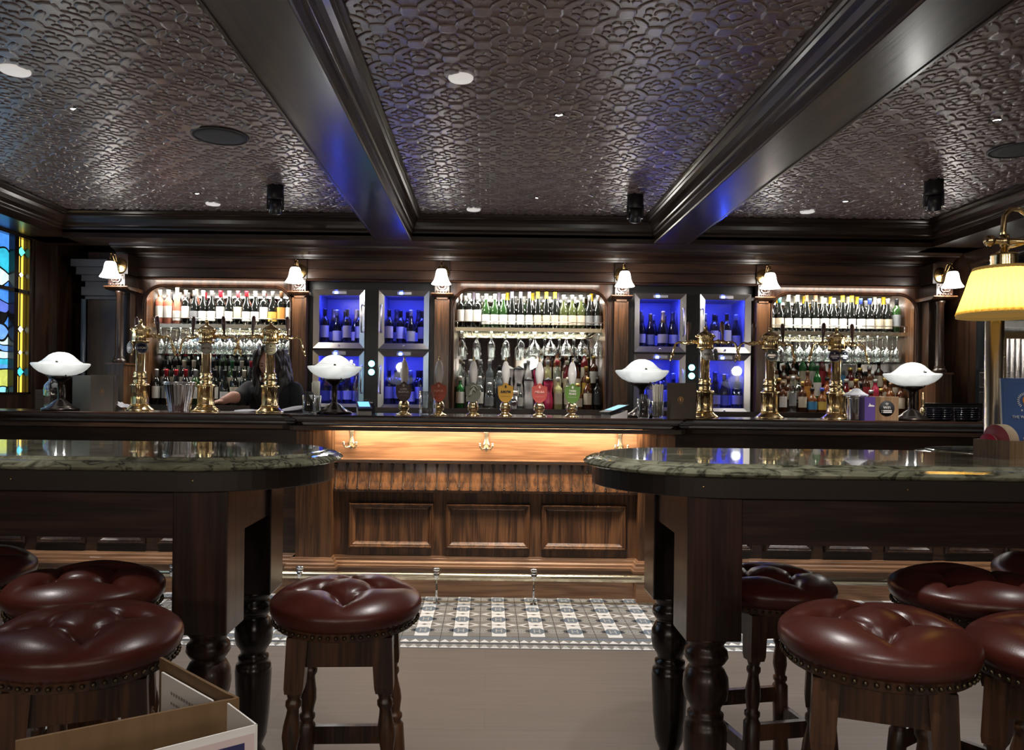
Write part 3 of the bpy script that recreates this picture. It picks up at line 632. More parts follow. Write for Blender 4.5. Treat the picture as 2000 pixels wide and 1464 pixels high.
# ------------------------------------------------------------------ wine cabinets
BLUE = (0.03, 0.05, 1.0)
blk = [(-1.508, -0.45), (1.142, 2.20)]
for a, b in blk:
    cols_ = ((-1.467, -1.034), (-0.923, -0.498)) if a < 0 else ((1.204, 1.638), (1.748, 2.178)); su = MB()
    for p, q in ((a, cols_[0][0]), (cols_[0][1], cols_[1][0]), (cols_[1][1], b)): su.box(p, q, 6.425, 6.445, 1.095, 2.16)
    for p, q in cols_: su.box(p, q, 6.425, 6.445, 2.093, 2.16); su.box(p, q, 6.425, 6.445, 1.588, 1.606)
    kb(su, 'appliance_surround', BLACK)
CAB = pm('fridge interior', (0.25, 0.26, 0.32), 0.45); GRILL = pm('fridge back', (0.18, 0.19, 0.28), 0.4)
def fridge(x0, x1, z0, z1, lab, hs):
    t = thing('wine_fridge', lab, 'wine fridge', ((x0 + x1) / 2, 6.42, z0)); w2, h = (x1 - x0) / 2, z1 - z0
    body = MB(); body.box(-w2 + 0.01, -w2 + 0.03, 0.0, 0.42, 0.01, h - 0.01); body.box(w2 - 0.03, w2 - 0.01, 0, 0.42, 0.01, h - 0.01); body.box(-w2 + 0.03, w2 - 0.03, 0, 0.42, 0.01, 0.04); body.box(-w2 + 0.03, w2 - 0.03, 0, 0.42, h - 0.03, h - 0.01)
    body.build('cabinet', CAB, t)
    bk = MB(); bk.box(-w2 + 0.03, w2 - 0.03, 0.40, 0.42, 0.04, h - 0.03)
    for i in range(6):
        for j in range(9): bk.box(0.0 + i * 0.026, 0.014 + i * 0.026, 0.396, 0.40, 0.16 + j * 0.028, 0.175 + j * 0.028)
    bk.build('vent_back', GRILL, t)
    fr = MB(); g = 0.048
    o = [(-w2, 0), (w2, 0), (w2, h), (-w2, h)]; i_ = [(-w2 + g, g), (w2 - g, g), (w2 - g, h - g * 0.95), (-w2 + g, h - g * 0.95)]
    vs = [(x, -0.005, z) for x, z in o] + [(x, -0.04, z) for x, z in [(x * 0.985, z) for x, z in o]] + [(x, -0.018, z) for x, z in i_] + [(x, 0.0, z) for x, z in i_]
    fr.add(vs, [(r * 4 + k, r * 4 + (k + 1) % 4, (r + 1) * 4 + (k + 1) % 4, (r + 1) * 4 + k) for r in range(3) for k in range(4)])
    d = fr.build('door_frame', STEEL, t)
    MB().box(-w2 + g, w2 - g, -0.006, -0.001, g, h - g * 0.95).build('door_glass', PANE, d)
    hd = MB(); hx = hs * (w2 - 0.026); hd.tube([(hx, -0.035, h * 0.28), (hx, -0.06, h * 0.31), (hx, -0.06, h * 0.72), (hx, -0.035, h * 0.75)], 0.007, 8); hd.build('handle', STEEL, d)
    dp = MB().box(-0.055, 0.06, -0.044, -0.030, h - 0.036, h - 0.014).build('control_display', pm('display strip', (0.45, 0.45, 0.47), 0.3), d)
    MB().box(-0.036, -0.012, -0.046, -0.0435, h - 0.034, h - 0.016).build('blue_readout', led('blue readout', (0.03, 0.08, 1.0), 90), dp)
    lg = MB(); lg.lathe([(0.009, 0), (0.009, 0.006), (0.005, 0.008)], 12); lo = lg.build('emblem', CHROME, d, (0, -0.032, 0.024)); lo.rotation_euler = (PI / 2, 0, 0)
    MB().box(-w2 + 0.05, w2 - 0.05, 0.02, 0.035, h - 0.034, h - 0.030).build('blue_led', led('blue led', BLUE, 25), t)
    light('AREA', 'fridge_led', (t.location.x, 6.45, z1 - 0.045), 2.0, (0.04, 0.06, 1.0), (math.radians(22), 0, 0), shape='RECTANGLE', size=0.32, size_y=0.03)
    return t
row = {0: 'upper', 1: 'lower'}
FR = []
for side, cols in (('left', ((-1.467, -1.034), (-0.923, -0.498))), ('right', ((1.204, 1.638), (1.748, 2.178)))):
    for ci, (x0, x1) in enumerate(cols):
        for ri, (z0, z1) in enumerate(((1.606, 2.093), (1.098, 1.588))):
            FR.append((x0, x1, z0, z1, fridge(x0, x1, z0, z1, 'steel-framed blue-lit wine fridge, %s one of the %s column in the %s bay' % (row[ri], ('left', 'right')[ci], side), 1 if ci == 0 else -1), side, ri, ci))
for s, xm in (('left', -0.978), ('right', 1.693)):
    for k, z in enumerate((1.482, 1.412)):
        t = thing('round_display', 'glowing turquoise round display between the %s bay fridges, %s of the two' % (s, ('upper', 'lower')[k]), 'display', (xm, 6.42, z))
        a = MB(); a.lathe([(0.030, 0.005), (0.030, -0.006), (0.026, -0.009)], 24); q = a.build('housing', BLACK, t); q.rotation_euler = (PI / 2, 0, 0); q.location = (0, -0.004, 0)
        a = MB(); a.lathe([(0.018, 0), (0.026, 0.0)], 24); a.box(-0.004, 0.010, -0.012, 0.008, -0.001, 0.0); q = a.build('glow_ring', led('turquoise glow', (0.12, 0.75, 0.85), 5), t); q.rotation_euler = (PI / 2, 0, 0); q.location = (0, -0.0145, 0)

# ------------------------------------------------------------------ sconces
SHADE = new_mat('frosted bell shade'); sm, nt, b_ = SHADE; b_.inputs['Base Color'].default_value = (0.9, 0.88, 0.85, 1); b_.inputs['Emission Color'].default_value = (1, 0.95, 0.88, 1); b_.inputs['Roughness'].default_value = 0.25
lw = N(nt, 'ShaderNodeLayerWeight', i_Blend=0.5); mr = N(nt, 'ShaderNodeMapRange'); mr.inputs['To Min'].default_value = 9.0; mr.inputs['To Max'].default_value = 1.5; L(nt, lw.outputs['Facing'], mr.inputs[0]); L(nt, mr.outputs[0], b_.inputs['Emission Strength'])
AGED = pm('aged brass', (0.42, 0.28, 0.12), 0.25, 1)
def sconce(x, y, lab):
    t = thing('wall_sconce', lab, 'wall lamp', (x, y, 2.235))
    a = MB(); a.lathe([(0.001, 0.018), (0.02, 0.016), (0.03, 0.010), (0.045, 0.009), (0.055, 0.003), (0.057, 0)], 28, sy=1.15); o = a.build('backplate', AGED, t); o.rotation_euler = (PI / 2, 0, 0)
    a = MB(); a.tube([(0, -0.01, 0.0), (0, -0.06, 0.005), (0, -0.10, 0.03), (0, -0.125, 0.06), (0, -0.15, 0.062), (0, -0.16, 0.04), (0, -0.16, 0.01)], 0.006, 10)
    a.tube([(0, -0.03, -0.01), (0, -0.06, 0.03), (0, -0.08, 0.07), (0, -0.10, 0.075)], 0.004, 8); a.sph((0, -0.15, 0.07), 0.008, 8, 6)
    a.build('arm', AGED, t)
    a = MB(); a.lathe([(0.008, 0.025), (0.018, 0.02), (0.03, 0.008), (0.032, 0.0)], 20, (0, -0.16, 0)); a.build('holder', AGED, t)
    a = MB(); a.lathe([(0.034, 0.004), (0.042, -0.01), (0.046, -0.03), (0.050, -0.055), (0.058, -0.08), (0.070, -0.10), (0.080, -0.115), (0.078, -0.118), (0.066, -0.10), (0.054, -0.078), (0.046, -0.05)], 32, (0, -0.16, 0)); a.build('glass_shade', sm, t)
    light('POINT', 'sconce_bulb', (x, y - 0.16, 2.12), 2.5, (1, 0.90, 0.78), shadow_soft_size=0.03)
names = ['leftmost wall sconce above the column at the left end', 'wall sconce right of the left niche', 'wall sconce left of the middle niche', 'wall sconce right of the middle niche', 'wall sconce left of the right niche', 'rightmost wall sconce beside the yellow lamp']
for (x, y), nm in zip([(-2.965, YFR - 0.20), (-1.565, YFR - 0.026), (-0.39, YFR - 0.026), (1.085, YFR - 0.026), (2.253, YFR - 0.026), (3.615, YFR - 0.20)], names):
    sconce(x, y, 'lit frosted bell-shaped ' + nm)

# wall lamps added unseen behind the viewpoint, to brighten the fronts of tables and stools
for i, x in enumerate((-2.6, -0.9, 0.9, 2.6)):
    t = thing('wall_sconce', 'added bell-shaped fill sconce on the unseen wall behind the viewpoint, %s of four' % ('first', 'second', 'third', 'fourth')[i], 'wall lamp', (x, YF, 2.0), PI)
    a = MB(); a.lathe([(0.001, 0.018), (0.03, 0.010), (0.057, 0)], 20); o = a.build('backplate', AGED, t); o.rotation_euler = (PI / 2, 0, 0)
    a = MB(); a.tube([(0, -0.01, 0.0), (0, -0.10, 0.03), (0, -0.16, 0.05), (0, -0.16, 0.01)], 0.006, 8); a.build('arm', AGED, t)
    a = MB(); a.lathe([(0.034, 0.004), (0.046, -0.03), (0.058, -0.08), (0.080, -0.115)], 24, (0, -0.16, 0)); a.build('glass_shade', sm, t)
    light('POINT', 'sconce_bulb', (x, YF + 0.16, 1.80), 15, (1, 0.88, 0.76), shadow_soft_size=0.12)

# ================================================================== MARBLE TABLES
def marble():
    m, nt, b = new_mat('veined green grey marble')
    tc = N(nt, 'ShaderNodeTexCoord'); mp = N(nt, 'ShaderNodeMapping'); mp.inputs['Scale'].default_value = (1, 2.0, 1); mp.inputs['Rotation'].default_value = (0, 0, 0.35); L(nt, tc.outputs['Object'], mp.inputs['Vector'])
    n1 = N(nt, 'ShaderNodeTexNoise', i_Scale=3.2, i_Detail=8.0, i_Distortion=2.2); n1.inputs['Roughness'].default_value = 0.62; L(nt, mp.outputs[0], n1.inputs['Vector'])
    n2 = N(nt, 'ShaderNodeTexNoise', i_Scale=9.0, i_Detail=8.0, i_Distortion=1.4); L(nt, mp.outputs[0], n2.inputs['Vector'])
    r1 = N(nt, 'ShaderNodeValToRGB'); e = r1.color_ramp.elements; e[0].position = 0.30; e[0].color = (0.15, 0.155, 0.10, 1); e[1].position = 0.72; e[1].color = (0.46, 0.46, 0.34, 1)
    x = r1.color_ramp.elements.new(0.5); x.color = (0.27, 0.275, 0.19, 1); L(nt, n1.outputs['Fac'], r1.inputs[0])
    s = N(nt, 'ShaderNodeMath', operation='SUBTRACT'); s.inputs[1].default_value = 0.5; L(nt, n2.outputs['Fac'], s.inputs[0])
    a = N(nt, 'ShaderNodeMath', operation='ABSOLUTE'); L(nt, s.outputs[0], a.inputs[0])
    r2 = N(nt, 'ShaderNodeMapRange'); r2.inputs['From Max'].default_value = 0.06; L(nt, a.outputs[0], r2.inputs[0])
    s3 = N(nt, 'ShaderNodeMapRange'); s3.inputs['From Min'].default_value = 0.46; s3.inputs['From Max'].default_value = 0.60; L(nt, n1.outputs['Fac'], s3.inputs[0])
    mx_ = N(nt, 'ShaderNodeMath', operation='MAXIMUM'); L(nt, r2.outputs[0], mx_.inputs[0]); L(nt, s3.outputs[0], mx_.inputs[1])
    mx = N(nt, 'ShaderNodeMix', data_type='RGBA'); L(nt, mx_.outputs[0], mx.inputs['Factor']); mx.inputs[6].default_value = (0.03, 0.03, 0.022, 1); L(nt, r1.outputs[0], mx.inputs[7])
    L(nt, mx.outputs[2], b.inputs['Base Color']); b.inputs['Roughness'].default_value = 0.07; b.inputs['Coat Weight'].default_value = 0.6; b.inputs['Coat Roughness'].default_value = 0.02
    return m
MARB = marble(); BAND = pm('dark bronze band', (0.035, 0.027, 0.021), 0.42, 0.2)
ZT = 1.066
og = [(-0.057, 0), (-0.050, -0.001), (-0.046, -0.006), (-0.034, -0.008), (-0.020, -0.010), (-0.007, -0.016), (0, -0.024), (0, -0.029), (-0.006, -0.033)]
def arc(cx, cy, r, a0, a1, n): return [(cx + r * math.cos(math.radians(a0 + (a1 - a0) * i / n)), cy + r * math.sin(math.radians(a0 + (a1 - a0) * i / n))) for i in range(n + 1)]
def offset(path, o):
    n = len(path); out = []
    for i in range(n):
        p = Vector(path[i]); d0 = (p - Vector(path[i - 1])).normalized(); d1 = (Vector(path[(i + 1) % n]) - p).normalized()
        n0 = Vector((d0.y, -d0.x)); n1 = Vector((d1.y, -d1.x)); nn = (n0 + n1).normalized(); k = 1 / max(0.35, nn.dot(n0)); out.append((p.x + nn.x * o * k, p.y + nn.y * o * k))
    return out
def leg_prof(zs, hz):       # turned part, from floor to the square block at height zs
    k = [(0.030, 0.0), (0.040, 0.01), (0.043, 0.04), (0.030, 0.06), (0.036, 0.075), (0.046, 0.10), (0.054, 0.18), (0.058, 0.26), (0.060, 0.315), (0.057, 0.335), (0.047, 0.345), (0.050, 0.352), (0.050, 0.362), (0.040, 0.368), (0.044, 0.385),
         (0.058, 0.405), (0.063, 0.435), (0.061, 0.465), (0.050, 0.488), (0.042, 0.497), (0.052, 0.507), (0.061, 0.522), (0.058, 0.54), (0.047, 0.55), (0.050, 0.56), (0.058, 0.57), (0.060, 0.583)]
    return [(r * hz, z * zs / 0.583) for r, z in k]
LEGC = [T_Z, EBON]
def table(name, lab, path, legs, rails, screws):
    t = thing(name, lab, 'table', (0, 0, 0))
    mb = MB(); mb.sweep(path + [path[0]], [(o, ZT + z) for o, z in og]) if False else mb.sweep(path, [(o, ZT + z) for o, z in og], closed=True)
    ip = offset(path, og[0][0]); mb.add([(x, y, ZT) for x, y in ip], [tuple(range(len(ip)))]); bp_ = offset(path, -0.006); mb.add([(x, y, ZT - 0.033) for x, y in bp_], [tuple(range(len(bp_)))[::-1]])
    mb.build('marble_top', MARB, t)
    b = MB(); b.sweep(path, [(-0.05, 0.975), (-0.030, 0.975), (-0.028, 0.977), (-0.028, 1.033), (-0.05, 1.033)], closed=True)
    bd = b.build('edge_band', BAND, t)
    for x, y in screws:
        s = MB(); s.sph((x, y, 1.006), 0.0035, 10, 6); s.build('screw', BRASS, bd)
    for i, (x, y, far) in enumerate(legs):
        l = MB(); l.bev(x - 0.075, x + 0.075, y - 0.075, y + 0.075, 0.583, 0.99, 0.004); l.lathe(leg_prof(0.583, 1.0), 28, (x, y, 0)); l.build('leg', EBON if far else T_Z, t)  # far legs near-black: the shade under the table is put into their colour
    for (x0, x1, y0, y1) in rails:
        l = MB(); l.box(x0, x1, y0, y1, 0.842, 1.0); l.build('rail', T_X, t)
    return t
cyT = 2.39; RT = 0.37
pl = arc(-0.826, cyT, RT, -90, 90, 28) + arc(-3.05, cyT, RT, 90, 270, 16)
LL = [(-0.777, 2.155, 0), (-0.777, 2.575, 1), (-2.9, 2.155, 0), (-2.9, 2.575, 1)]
table('marble_table', 'tall round-ended marble table on turned legs, left of the gap', pl, LL,
      [(-2.82, -0.852, 2.105, 2.135), (-2.82, -0.852, 2.60, 2.63), (-0.755, -0.715, 2.23, 2.50), (-2.96, -2.92, 2.23, 2.50)],
      [(-1.27, 2.0475), (-0.787, 2.052), (-1.75, 2.0475), (-0.486, 2.42)])
pr = arc(2.95, cyT, RT, -90, 60, 12) + arc(2.2, 2.69, RT, 60, 150, 14)[1:] + arc(1.55, 2.79, 0.05, -30, -90, 3)[1:-1] + arc(0.67, cyT, RT, 90, 270, 28)
pr = [(2.95, 2.02)] + arc(2.95, 2.39, RT, -60, 60, 10) + [(2.7, 2.86), (2.4, 3.04)] + arc(1.84, 2.75, 0.29, 90, 190, 14) + [(1.50, 2.76)] + arc(0.67, cyT, RT, 90, 270, 28)
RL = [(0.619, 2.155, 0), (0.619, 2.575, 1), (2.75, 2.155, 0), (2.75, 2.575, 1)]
table('marble_table', 'tall round-ended marble table right of the gap, carrying the brass lamp', pr, RL,
      [(0.694, 2.67, 2.105, 2.135), (0.694, 2.67, 2.60, 2.63), (0.557, 0.597, 2.23, 2.50)], [(0.58, 2.06), (1.12, 2.0475), (1.66, 2.0475), (0.315, 2.42)])

# ================================================================== STOOLS
def leather():
    m, nt, b = new_mat('oxblood leather')
    tc = N(nt, 'ShaderNodeTexCoord'); n = N(nt, 'ShaderNodeTexNoise', i_Scale=9.0, i_Detail=3.0); L(nt, tc.outputs['Object'], n.inputs['Vector'])
    mx = N(nt, 'ShaderNodeMix', data_type='RGBA'); mx.inputs[6].default_value = (0.055, 0.012, 0.009, 1); mx.inputs[7].default_value = (0.125, 0.026, 0.017, 1); L(nt, n.outputs['Fac'], mx.inputs['Factor']); L(nt, mx.outputs[2], b.inputs['Base Color'])
    b.inputs['Roughness'].default_value = 0.34; b.inputs['Coat Weight'].default_value = 0.15; b.inputs['Coat Roughness'].default_value = 0.25
    v = N(nt, 'ShaderNodeTexVoronoi', i_Scale=260.0); L(nt, tc.outputs['Object'], v.inputs['Vector'])
    bp = N(nt, 'ShaderNodeBump', i_Strength=0.12, i_Distance=0.0008); L(nt, v.outputs['Distance'], bp.inputs['Height']); L(nt, bp.outputs[0], b.inputs['Normal'])
    return m
LEA = leather(); NAIL = pm('antique nail', (0.10, 0.075, 0.045), 0.35, 0.9)
def make_stool(label):
    HS = 0.755
    t = thing('bar_stool', label, 'stool', (0, 0, 0))
    RS = 0.190; NRr, NA = 40, 96; vs = []; fs = []
    btn = [(0.092 * math.cos(a), 0.092 * math.sin(a)) for a in (0.08 + k * PI / 2 for k in range(4))]
    def seg_d(px, py, ax, ay, bx, by):
        dx, dy = bx - ax, by - ay; q = max(0, min(1, ((px - ax) * dx + (py - ay) * dy) / (dx * dx + dy * dy))); return math.hypot(px - ax - q * dx, py - ay - q * dy)
    folds = [(btn[i], btn[(i + 1) % 4]) for i in range(4)] + [(b_, (b_[0] * 2.15, b_[1] * 2.15)) for b_ in btn]
    for j in range(NRr + 1):
        q = j / NRr
        if q <= 0.8: r = RS * 0.98 * q / 0.8; base = 0.016 * (1 - (r / RS) ** 2) - 0.028 * (r / RS) ** 6
        for i in range(NA):
            a = 2 * PI * i / NA
            if q <= 0.8:
                x, y = r * math.cos(a), r * math.sin(a)
                z = base
                for bx, by in btn: d = math.hypot(x - bx, y - by); z -= 0.026 * math.exp(-(d / 0.024) ** 2) + 0.014 * math.exp(-(d / 0.055) ** 2)
                ff = 0
                for (ax, ay), (bx, by) in folds: d = seg_d(x, y, ax, ay, bx, by); ff = max(ff, 0.013 * math.exp(-(d / 0.008) ** 2) + 0.006 * math.exp(-(d / 0.03) ** 2))
                z -= ff * (1 if r < 0.12 else max(0, (0.185 - r) / 0.065)); z += 0.004 * math.exp(-(r / 0.05) ** 2)
                vs.append((x, y, z))
            else:
                t_ = (q - 0.8) / 0.2; th = t_ * PI * 0.92
                wob = 1 + 0.012 * math.sin(4 * a + 0.6) + 0.006 * math.sin(9 * a)
                rr = RS * 0.98 + 0.016 * math.sin(th) * wob - 0.012 * t_; zz = -0.030 * 0.9 - 0.028 * (1 - math.cos(th)) * 0.9
                vs.append((rr * math.cos(a), rr * math.sin(a), zz))
    for j in range(NRr):
        for i in range(NA): fs.append((j * NA + i, j * NA + (i + 1) % NA, (j + 1) * NA + (i + 1) % NA, (j + 1) * NA + i))
    c = MB(); c.add([(x, y, z + HS) for x, y, z in vs], fs, True); cu = c.build('seat_cushion', LEA, t)
    for bx, by in btn: s = MB(); s.sph((bx, by, HS - 0.036), 0.008, 10, 6, sz=0.6); s.build('button', LEA, cu)
    n = MB()
    for k in range(60): a = 2 * PI * k / 60; n.sph((0.1865 * math.cos(a), 0.1865 * math.sin(a), HS - 0.083), 0.0055, 6, 4)
    n.build('nail_trim', NAIL, cu)
    MB().lathe([(0.0, HS - 0.05), (0.178, HS - 0.05), (0.180, HS - 0.095), (0.168, HS - 0.10), (0, HS - 0.10)], 48).build('seat_board', S_Z, t)
    for sx in (-1, 1):
        for sy in (-1, 1):
            def pt(z): k = (HS - 0.1 - z) / (HS - 0.1); return (sx * (0.103 + 0.038 * k), sy * (0.103 + 0.038 * k))
            l = MB(); zt = HS - 0.10
            def ring(z, h): x, y = pt(z); return [(x - h, y - h, z), (x + h, y - h, z), (x + h, y + h, z), (x - h, y + h, z)]
            vs2 = ring(0.515, 0.021) + ring(0.53, 0.0235) + ring(zt, 0.026)
            l.add(vs2, [(k * 4 + i, k * 4 + (i + 1) % 4, (k + 1) * 4 + (i + 1) % 4, (k + 1) * 4 + i) for k in range(2) for i in range(4)] + [(3, 2, 1, 0), (8, 9, 10, 11)])
            prof = [(0.016, 0), (0.022, 0.02), (0.025, 0.10), (0.022, 0.16), (0.016, 0.17), (0.022, 0.18), (0.022, 0.19), (0.024, 0.20), (0.024, 0.33), (0.020, 0.335), (0.017, 0.342), (0.022, 0.35), (0.022, 0.36), (0.016, 0.366), (0.018, 0.38), (0.0225, 0.405), (0.021, 0.43), (0.016, 0.458), (0.0145, 0.472), (0.020, 0.482), (0.020, 0.492), (0.015, 0.498), (0.018, 0.508), (0.021, 0.517)]
            seg = 16; vv = []
            for r, z in prof:
                x, y = pt(z); vv += [(x + r * math.cos(2 * PI * i / seg), y + r * math.sin(2 * PI * i / seg), z) for i in range(seg)]
            l.add(vv, [(k * seg + i, k * seg + (i + 1) % seg, (k + 1) * seg + (i + 1) % seg, (k + 1) * seg + i) for k in range(len(prof) - 1) for i in range(seg)], True)
            l.build('leg', S_Z, t)
    for s in (-1, 1):
        a = MB(); a.box(-0.085, 0.085, s * 0.112 - 0.010, s * 0.112 + 0.010, HS - 0.175, HS - 0.10); a.build('apron', S_Z, t)
        a = MB(); a.box(s * 0.112 - 0.010, s * 0.112 + 0.010, -0.085, 0.085, HS - 0.175, HS - 0.10); a.build('apron', S_Z, t)
        a = MB(); a.box(-0.12, 0.12, s * 0.126 - 0.009, s * 0.126 + 0.009, 0.275, 0.325); a.build('stretcher', S_Z, t)
        a = MB(); a.box(s * 0.129 - 0.009, s * 0.129 + 0.009, -0.115, 0.115, 0.215, 0.262); a.build('stretcher', S_Z, t)
    return t
ST_ = [(168, 1.645, .759, 0.35, 'oxblood tufted stool in the left foreground, nearest of the left group'), (677, 2.02, .740, 0.05, 'oxblood tufted stool standing alone in front of the gap between the tables'),
       (168, 2.04, .762, 0.9, 'dark tufted stool directly behind the nearest left stool'), (-78, 2.24, .762, 0.3, 'dark tufted stool half cut by the left edge of the photograph'),
       (1711, 1.64, .784, -0.35, 'oxblood tufted stool in the right foreground, in front of the table rail'), (1500, 2.36, .712, 0.2, 'dark tufted stool just right of the near leg of the right table'),
       (1892, 2.08, .775, 0.6, 'dark tufted stool behind and right of the right foreground stool'), (2085, 2.32, .770, 0.1, 'reddish stool at the far right edge under the lamp table'), (2097, 1.62, .765, 0.75, 'oxblood stool cut by the lower right edge of the photograph')]
proto = make_stool('stool')
for i, (u, y, h, rz, lab) in enumerate(ST_):
    loc = (MX(u, y, 1180), y, 0)
    # a stool whose foot would stand on the tile edge etc. is still simply on the floor
    k = h / 0.755
    if i == 0: proto.location = loc; proto.rotation_euler = (0, 0, rz); proto['label'] = lab; proto.scale = (1, 1, k)
    else: copy_tree(proto, lab, loc, rz, scale=(1, 1, k))

# ================================================================== THINGS ON THE RIGHT TABLE
# brass table lamp with pleated yellow shade
la = thing('brass_table_lamp', 'tall brass lamp with glowing yellow pleated shade on the right table', 'lamp', (1.744, 2.65, ZT))
MB().lathe([(0.0, 0), (0.042, 0), (0.042, 0.008), (0.038, 0.016), (0.032, 0.02), (0.0285, 0.03), (0.0285, 0.60), (0.020, 0.61), (0.010, 0.62), (0.009, 0.66), (0, 0.66)], 32).build('pole', BRASS2, la)
ox, oy = 1.673 - 1.744, 2.5 - 2.65; Z = lambda z: z - ZT
a = MB(); a.tube([(ox, oy, Z(1.715)), (ox - 0.004, oy, Z(1.80)), (ox + 0.0, oy, Z(1.845)), (ox + 0.02, oy, Z(1.868)), (ox + 0.05, oy, Z(1.868)), (ox + 0.08, oy, Z(1.845)), (ox + 0.12, oy, Z(1.79)), (ox + 0.15, oy, Z(1.765))], 0.0085, 12)
a.tube([(-0.115, oy, Z(1.765)), (0.45, oy, Z(1.757))], 0.0095, 12); a.sph((-0.118, oy, Z(1.765)), 0.019, 14, 10); a.tube([(0, 0, Z(1.72)), (0, 0, Z(1.745)), (0, oy * 0.5, Z(1.762)), (0, oy, Z(1.763))], 0.008, 10)
a.lathe([(0.014, -0.02), (0.016, 0.0), (0.014, 0.02)], 14, (ox, oy, Z(1.765))); a.build('swan_neck_arm', BRASS, la)
a = MB(); a.lathe([(0.010, 0.075), (0.012, 0.06), (0.036, 0.056), (0.040, 0.05), (0.037, 0.045), (0.040, 0.037), (0.037, 0.031), (0.040, 0.022), (0.037, 0.016), (0.040, 0.006), (0.038, -0.004)], 24, (ox, oy, Z(1.667))); a.build('shade_fitter', BRASS, la)
YS_, nt, b_ = new_mat('pleated yellow silk'); b_.inputs['Base Color'].default_value = (0.55, 0.38, 0.04, 1); b_.inputs['Roughness'].default_value = 0.8
b_.inputs['Base Color'].default_value = (0.80, 0.58, 0.10, 1)
tl_ = N(nt, 'ShaderNodeBsdfTranslucent'); tl_.inputs[0].default_value = (0.95, 0.70, 0.20, 1); mx = N(nt, 'ShaderNodeMixShader'); mx.inputs[0].default_value = 0.6
L(nt, b_.outputs[0], mx.inputs[1]); L(nt, tl_.outputs[0], mx.inputs[2]); L(nt, mx.outputs[0], nt.nodes['Material Output'].inputs[0])
n = N(nt, 'ShaderNodeTexCoord'); b_.inputs['Subsurface Weight'].default_value = 0.0
s = MB(); NP = 40; prof = [(0.086, 1.670), (0.092, 1.655), (0.104, 1.61), (0.118, 1.565), (0.131, 1.525)]
vs = []
for r, z in prof:
    for i in range(NP * 2): a_ = PI * i / NP; rr = r + (0.0055 if i % 2 else -0.0035) * (r / 0.13); vs.append((ox + rr * math.cos(a_), oy + rr * math.sin(a_), Z(z)))
s.add(vs, [(j * NP * 2 + i, j * NP * 2 + (i + 1) % (NP * 2), (j + 1) * NP * 2 + (i + 1) % (NP * 2), (j + 1) * NP * 2 + i) for j in range(len(prof) - 1) for i in range(NP * 2)]); so = s.build('lamp_shade', YS_, la)
MB().lathe([(0.1335, 0.004), (0.1345, -0.005), (0.129, -0.006), (0.129, 0.004)], 64, (ox, oy, Z(1.522))).build('lower_trim', pm('gold brown trim', (0.22, 0.14, 0.05), 0.7, emit=(0.5, 0.3, 0.08), es=0.15), so)
MB().lathe([(0.088, 0.006), (0.090, -0.004), (0.085, -0.004), (0.084, 0.006), (0.088, 0.006)], 64, (ox, oy, Z(1.672))).build('upper_trim', bpy.data.materials['gold brown trim'], so)
LIN = pm('shade lining', (0.8, 0.75, 0.6), 0.7, emit=(1, 0.88, 0.6), es=0.9)
MB().lathe([(0.124, Z(1.528)), (0.122, Z(1.538)), (0.118, Z(1.538))], 48, (ox, oy, 0)).build('lining', LIN, so)
a = MB(); a.sph((ox, oy, Z(1.625)), 0.02, 14, 10); a.build('bulb', led('warm bulb', (1, 0.85, 0.6), 10), la)
light('POINT', 'table_lamp_bulb', (1.673, 2.5, 1.565), 1.2, (1, 0.86, 0.62), shadow_soft_size=0.03)
# reeded glass screen fixed beside the pole
sc_ = thing('reeded_screen', 'brass-framed reeded glass screen standing behind the blue menu', 'screen', (1.80, 2.68, ZT))
f = MB(); f.box(-0.012, 0.0, -0.008, 0.008, 0, 0.415); f.box(0.55, 0.562, -0.008, 0.008, 0, 0.415); f.box(-0.012, 0.562, -0.010, 0.010, 0.395, 0.418); f.box(-0.012, 0.562, -0.008, 0.008, 0, 0.012); f.build('frame', pm('dark brass', (0.25, 0.19, 0.10), 0.35, 1), sc_)
k = MB(); k.sph((-0.02, -0.02, 0.335), 0.009, 12, 8); k.tube([(-0.02, -0.02, 0.335), (-0.006, 0, 0.335)], 0.004, 8); k.build('knob', BRASS, sc_)
g = MB(); vs = []
for i in range(56 * 6 + 1):
    x = 0.55 * i / (56 * 6); y = -0.0055 * abs(math.sin(PI * i / 12)); vs += [(x, y, 0.012), (x, y, 0.395)]
g.add(vs, [(2 * i, 2 * i + 2, 2 * i + 3, 2 * i + 1) for i in range(56 * 6)], True)
RG = thin_glass('reeded glass', (0.75, 0.78, 0.86), 0.9, 0.25); RG.node_tree.nodes['Glossy BSDF'].inputs['Roughness'].default_value = 0.12
g.build('reeded_glass', RG, sc_, fix=False)
# wooden holder with coasters and menu
bx = thing('menu_holder', 'pale wooden table box holding coasters and a blue menu', 'box', (1.593, 2.345, ZT), math.radians(13))
b = MB(); b.box(0, 0.25, 0, 0.008, 0, 0.056); b.box(0, 0.25, 0.124, 0.132, 0, 0.056); b.box(0, 0.008, 0.008, 0.124, 0, 0.056); b.box(0.242, 0.25, 0.008, 0.124, 0, 0.056); b.box(0.008, 0.242, 0.008, 0.124, 0, 0.006)
b.box(0.075, 0.080, 0.008, 0.124, 0.006, 0.05); b.build('box', BOX, bx)
def at_box(x, y, z): c_, s_ = math.cos(math.radians(13)), math.sin(math.radians(13)); return (1.593 + x * c_ - y * s_, 2.345 + x * s_ + y * c_, ZT + z)
PINK = pm('pink coaster print', (0.42, 0.09, 0.12), 0.6, var=0.15, vscale=20); CARD = pm('cream card edge', (0.66, 0.55, 0.38), 0.8); RED = pm('red speckled print', (0.55, 0.02, 0.08), 0.6)
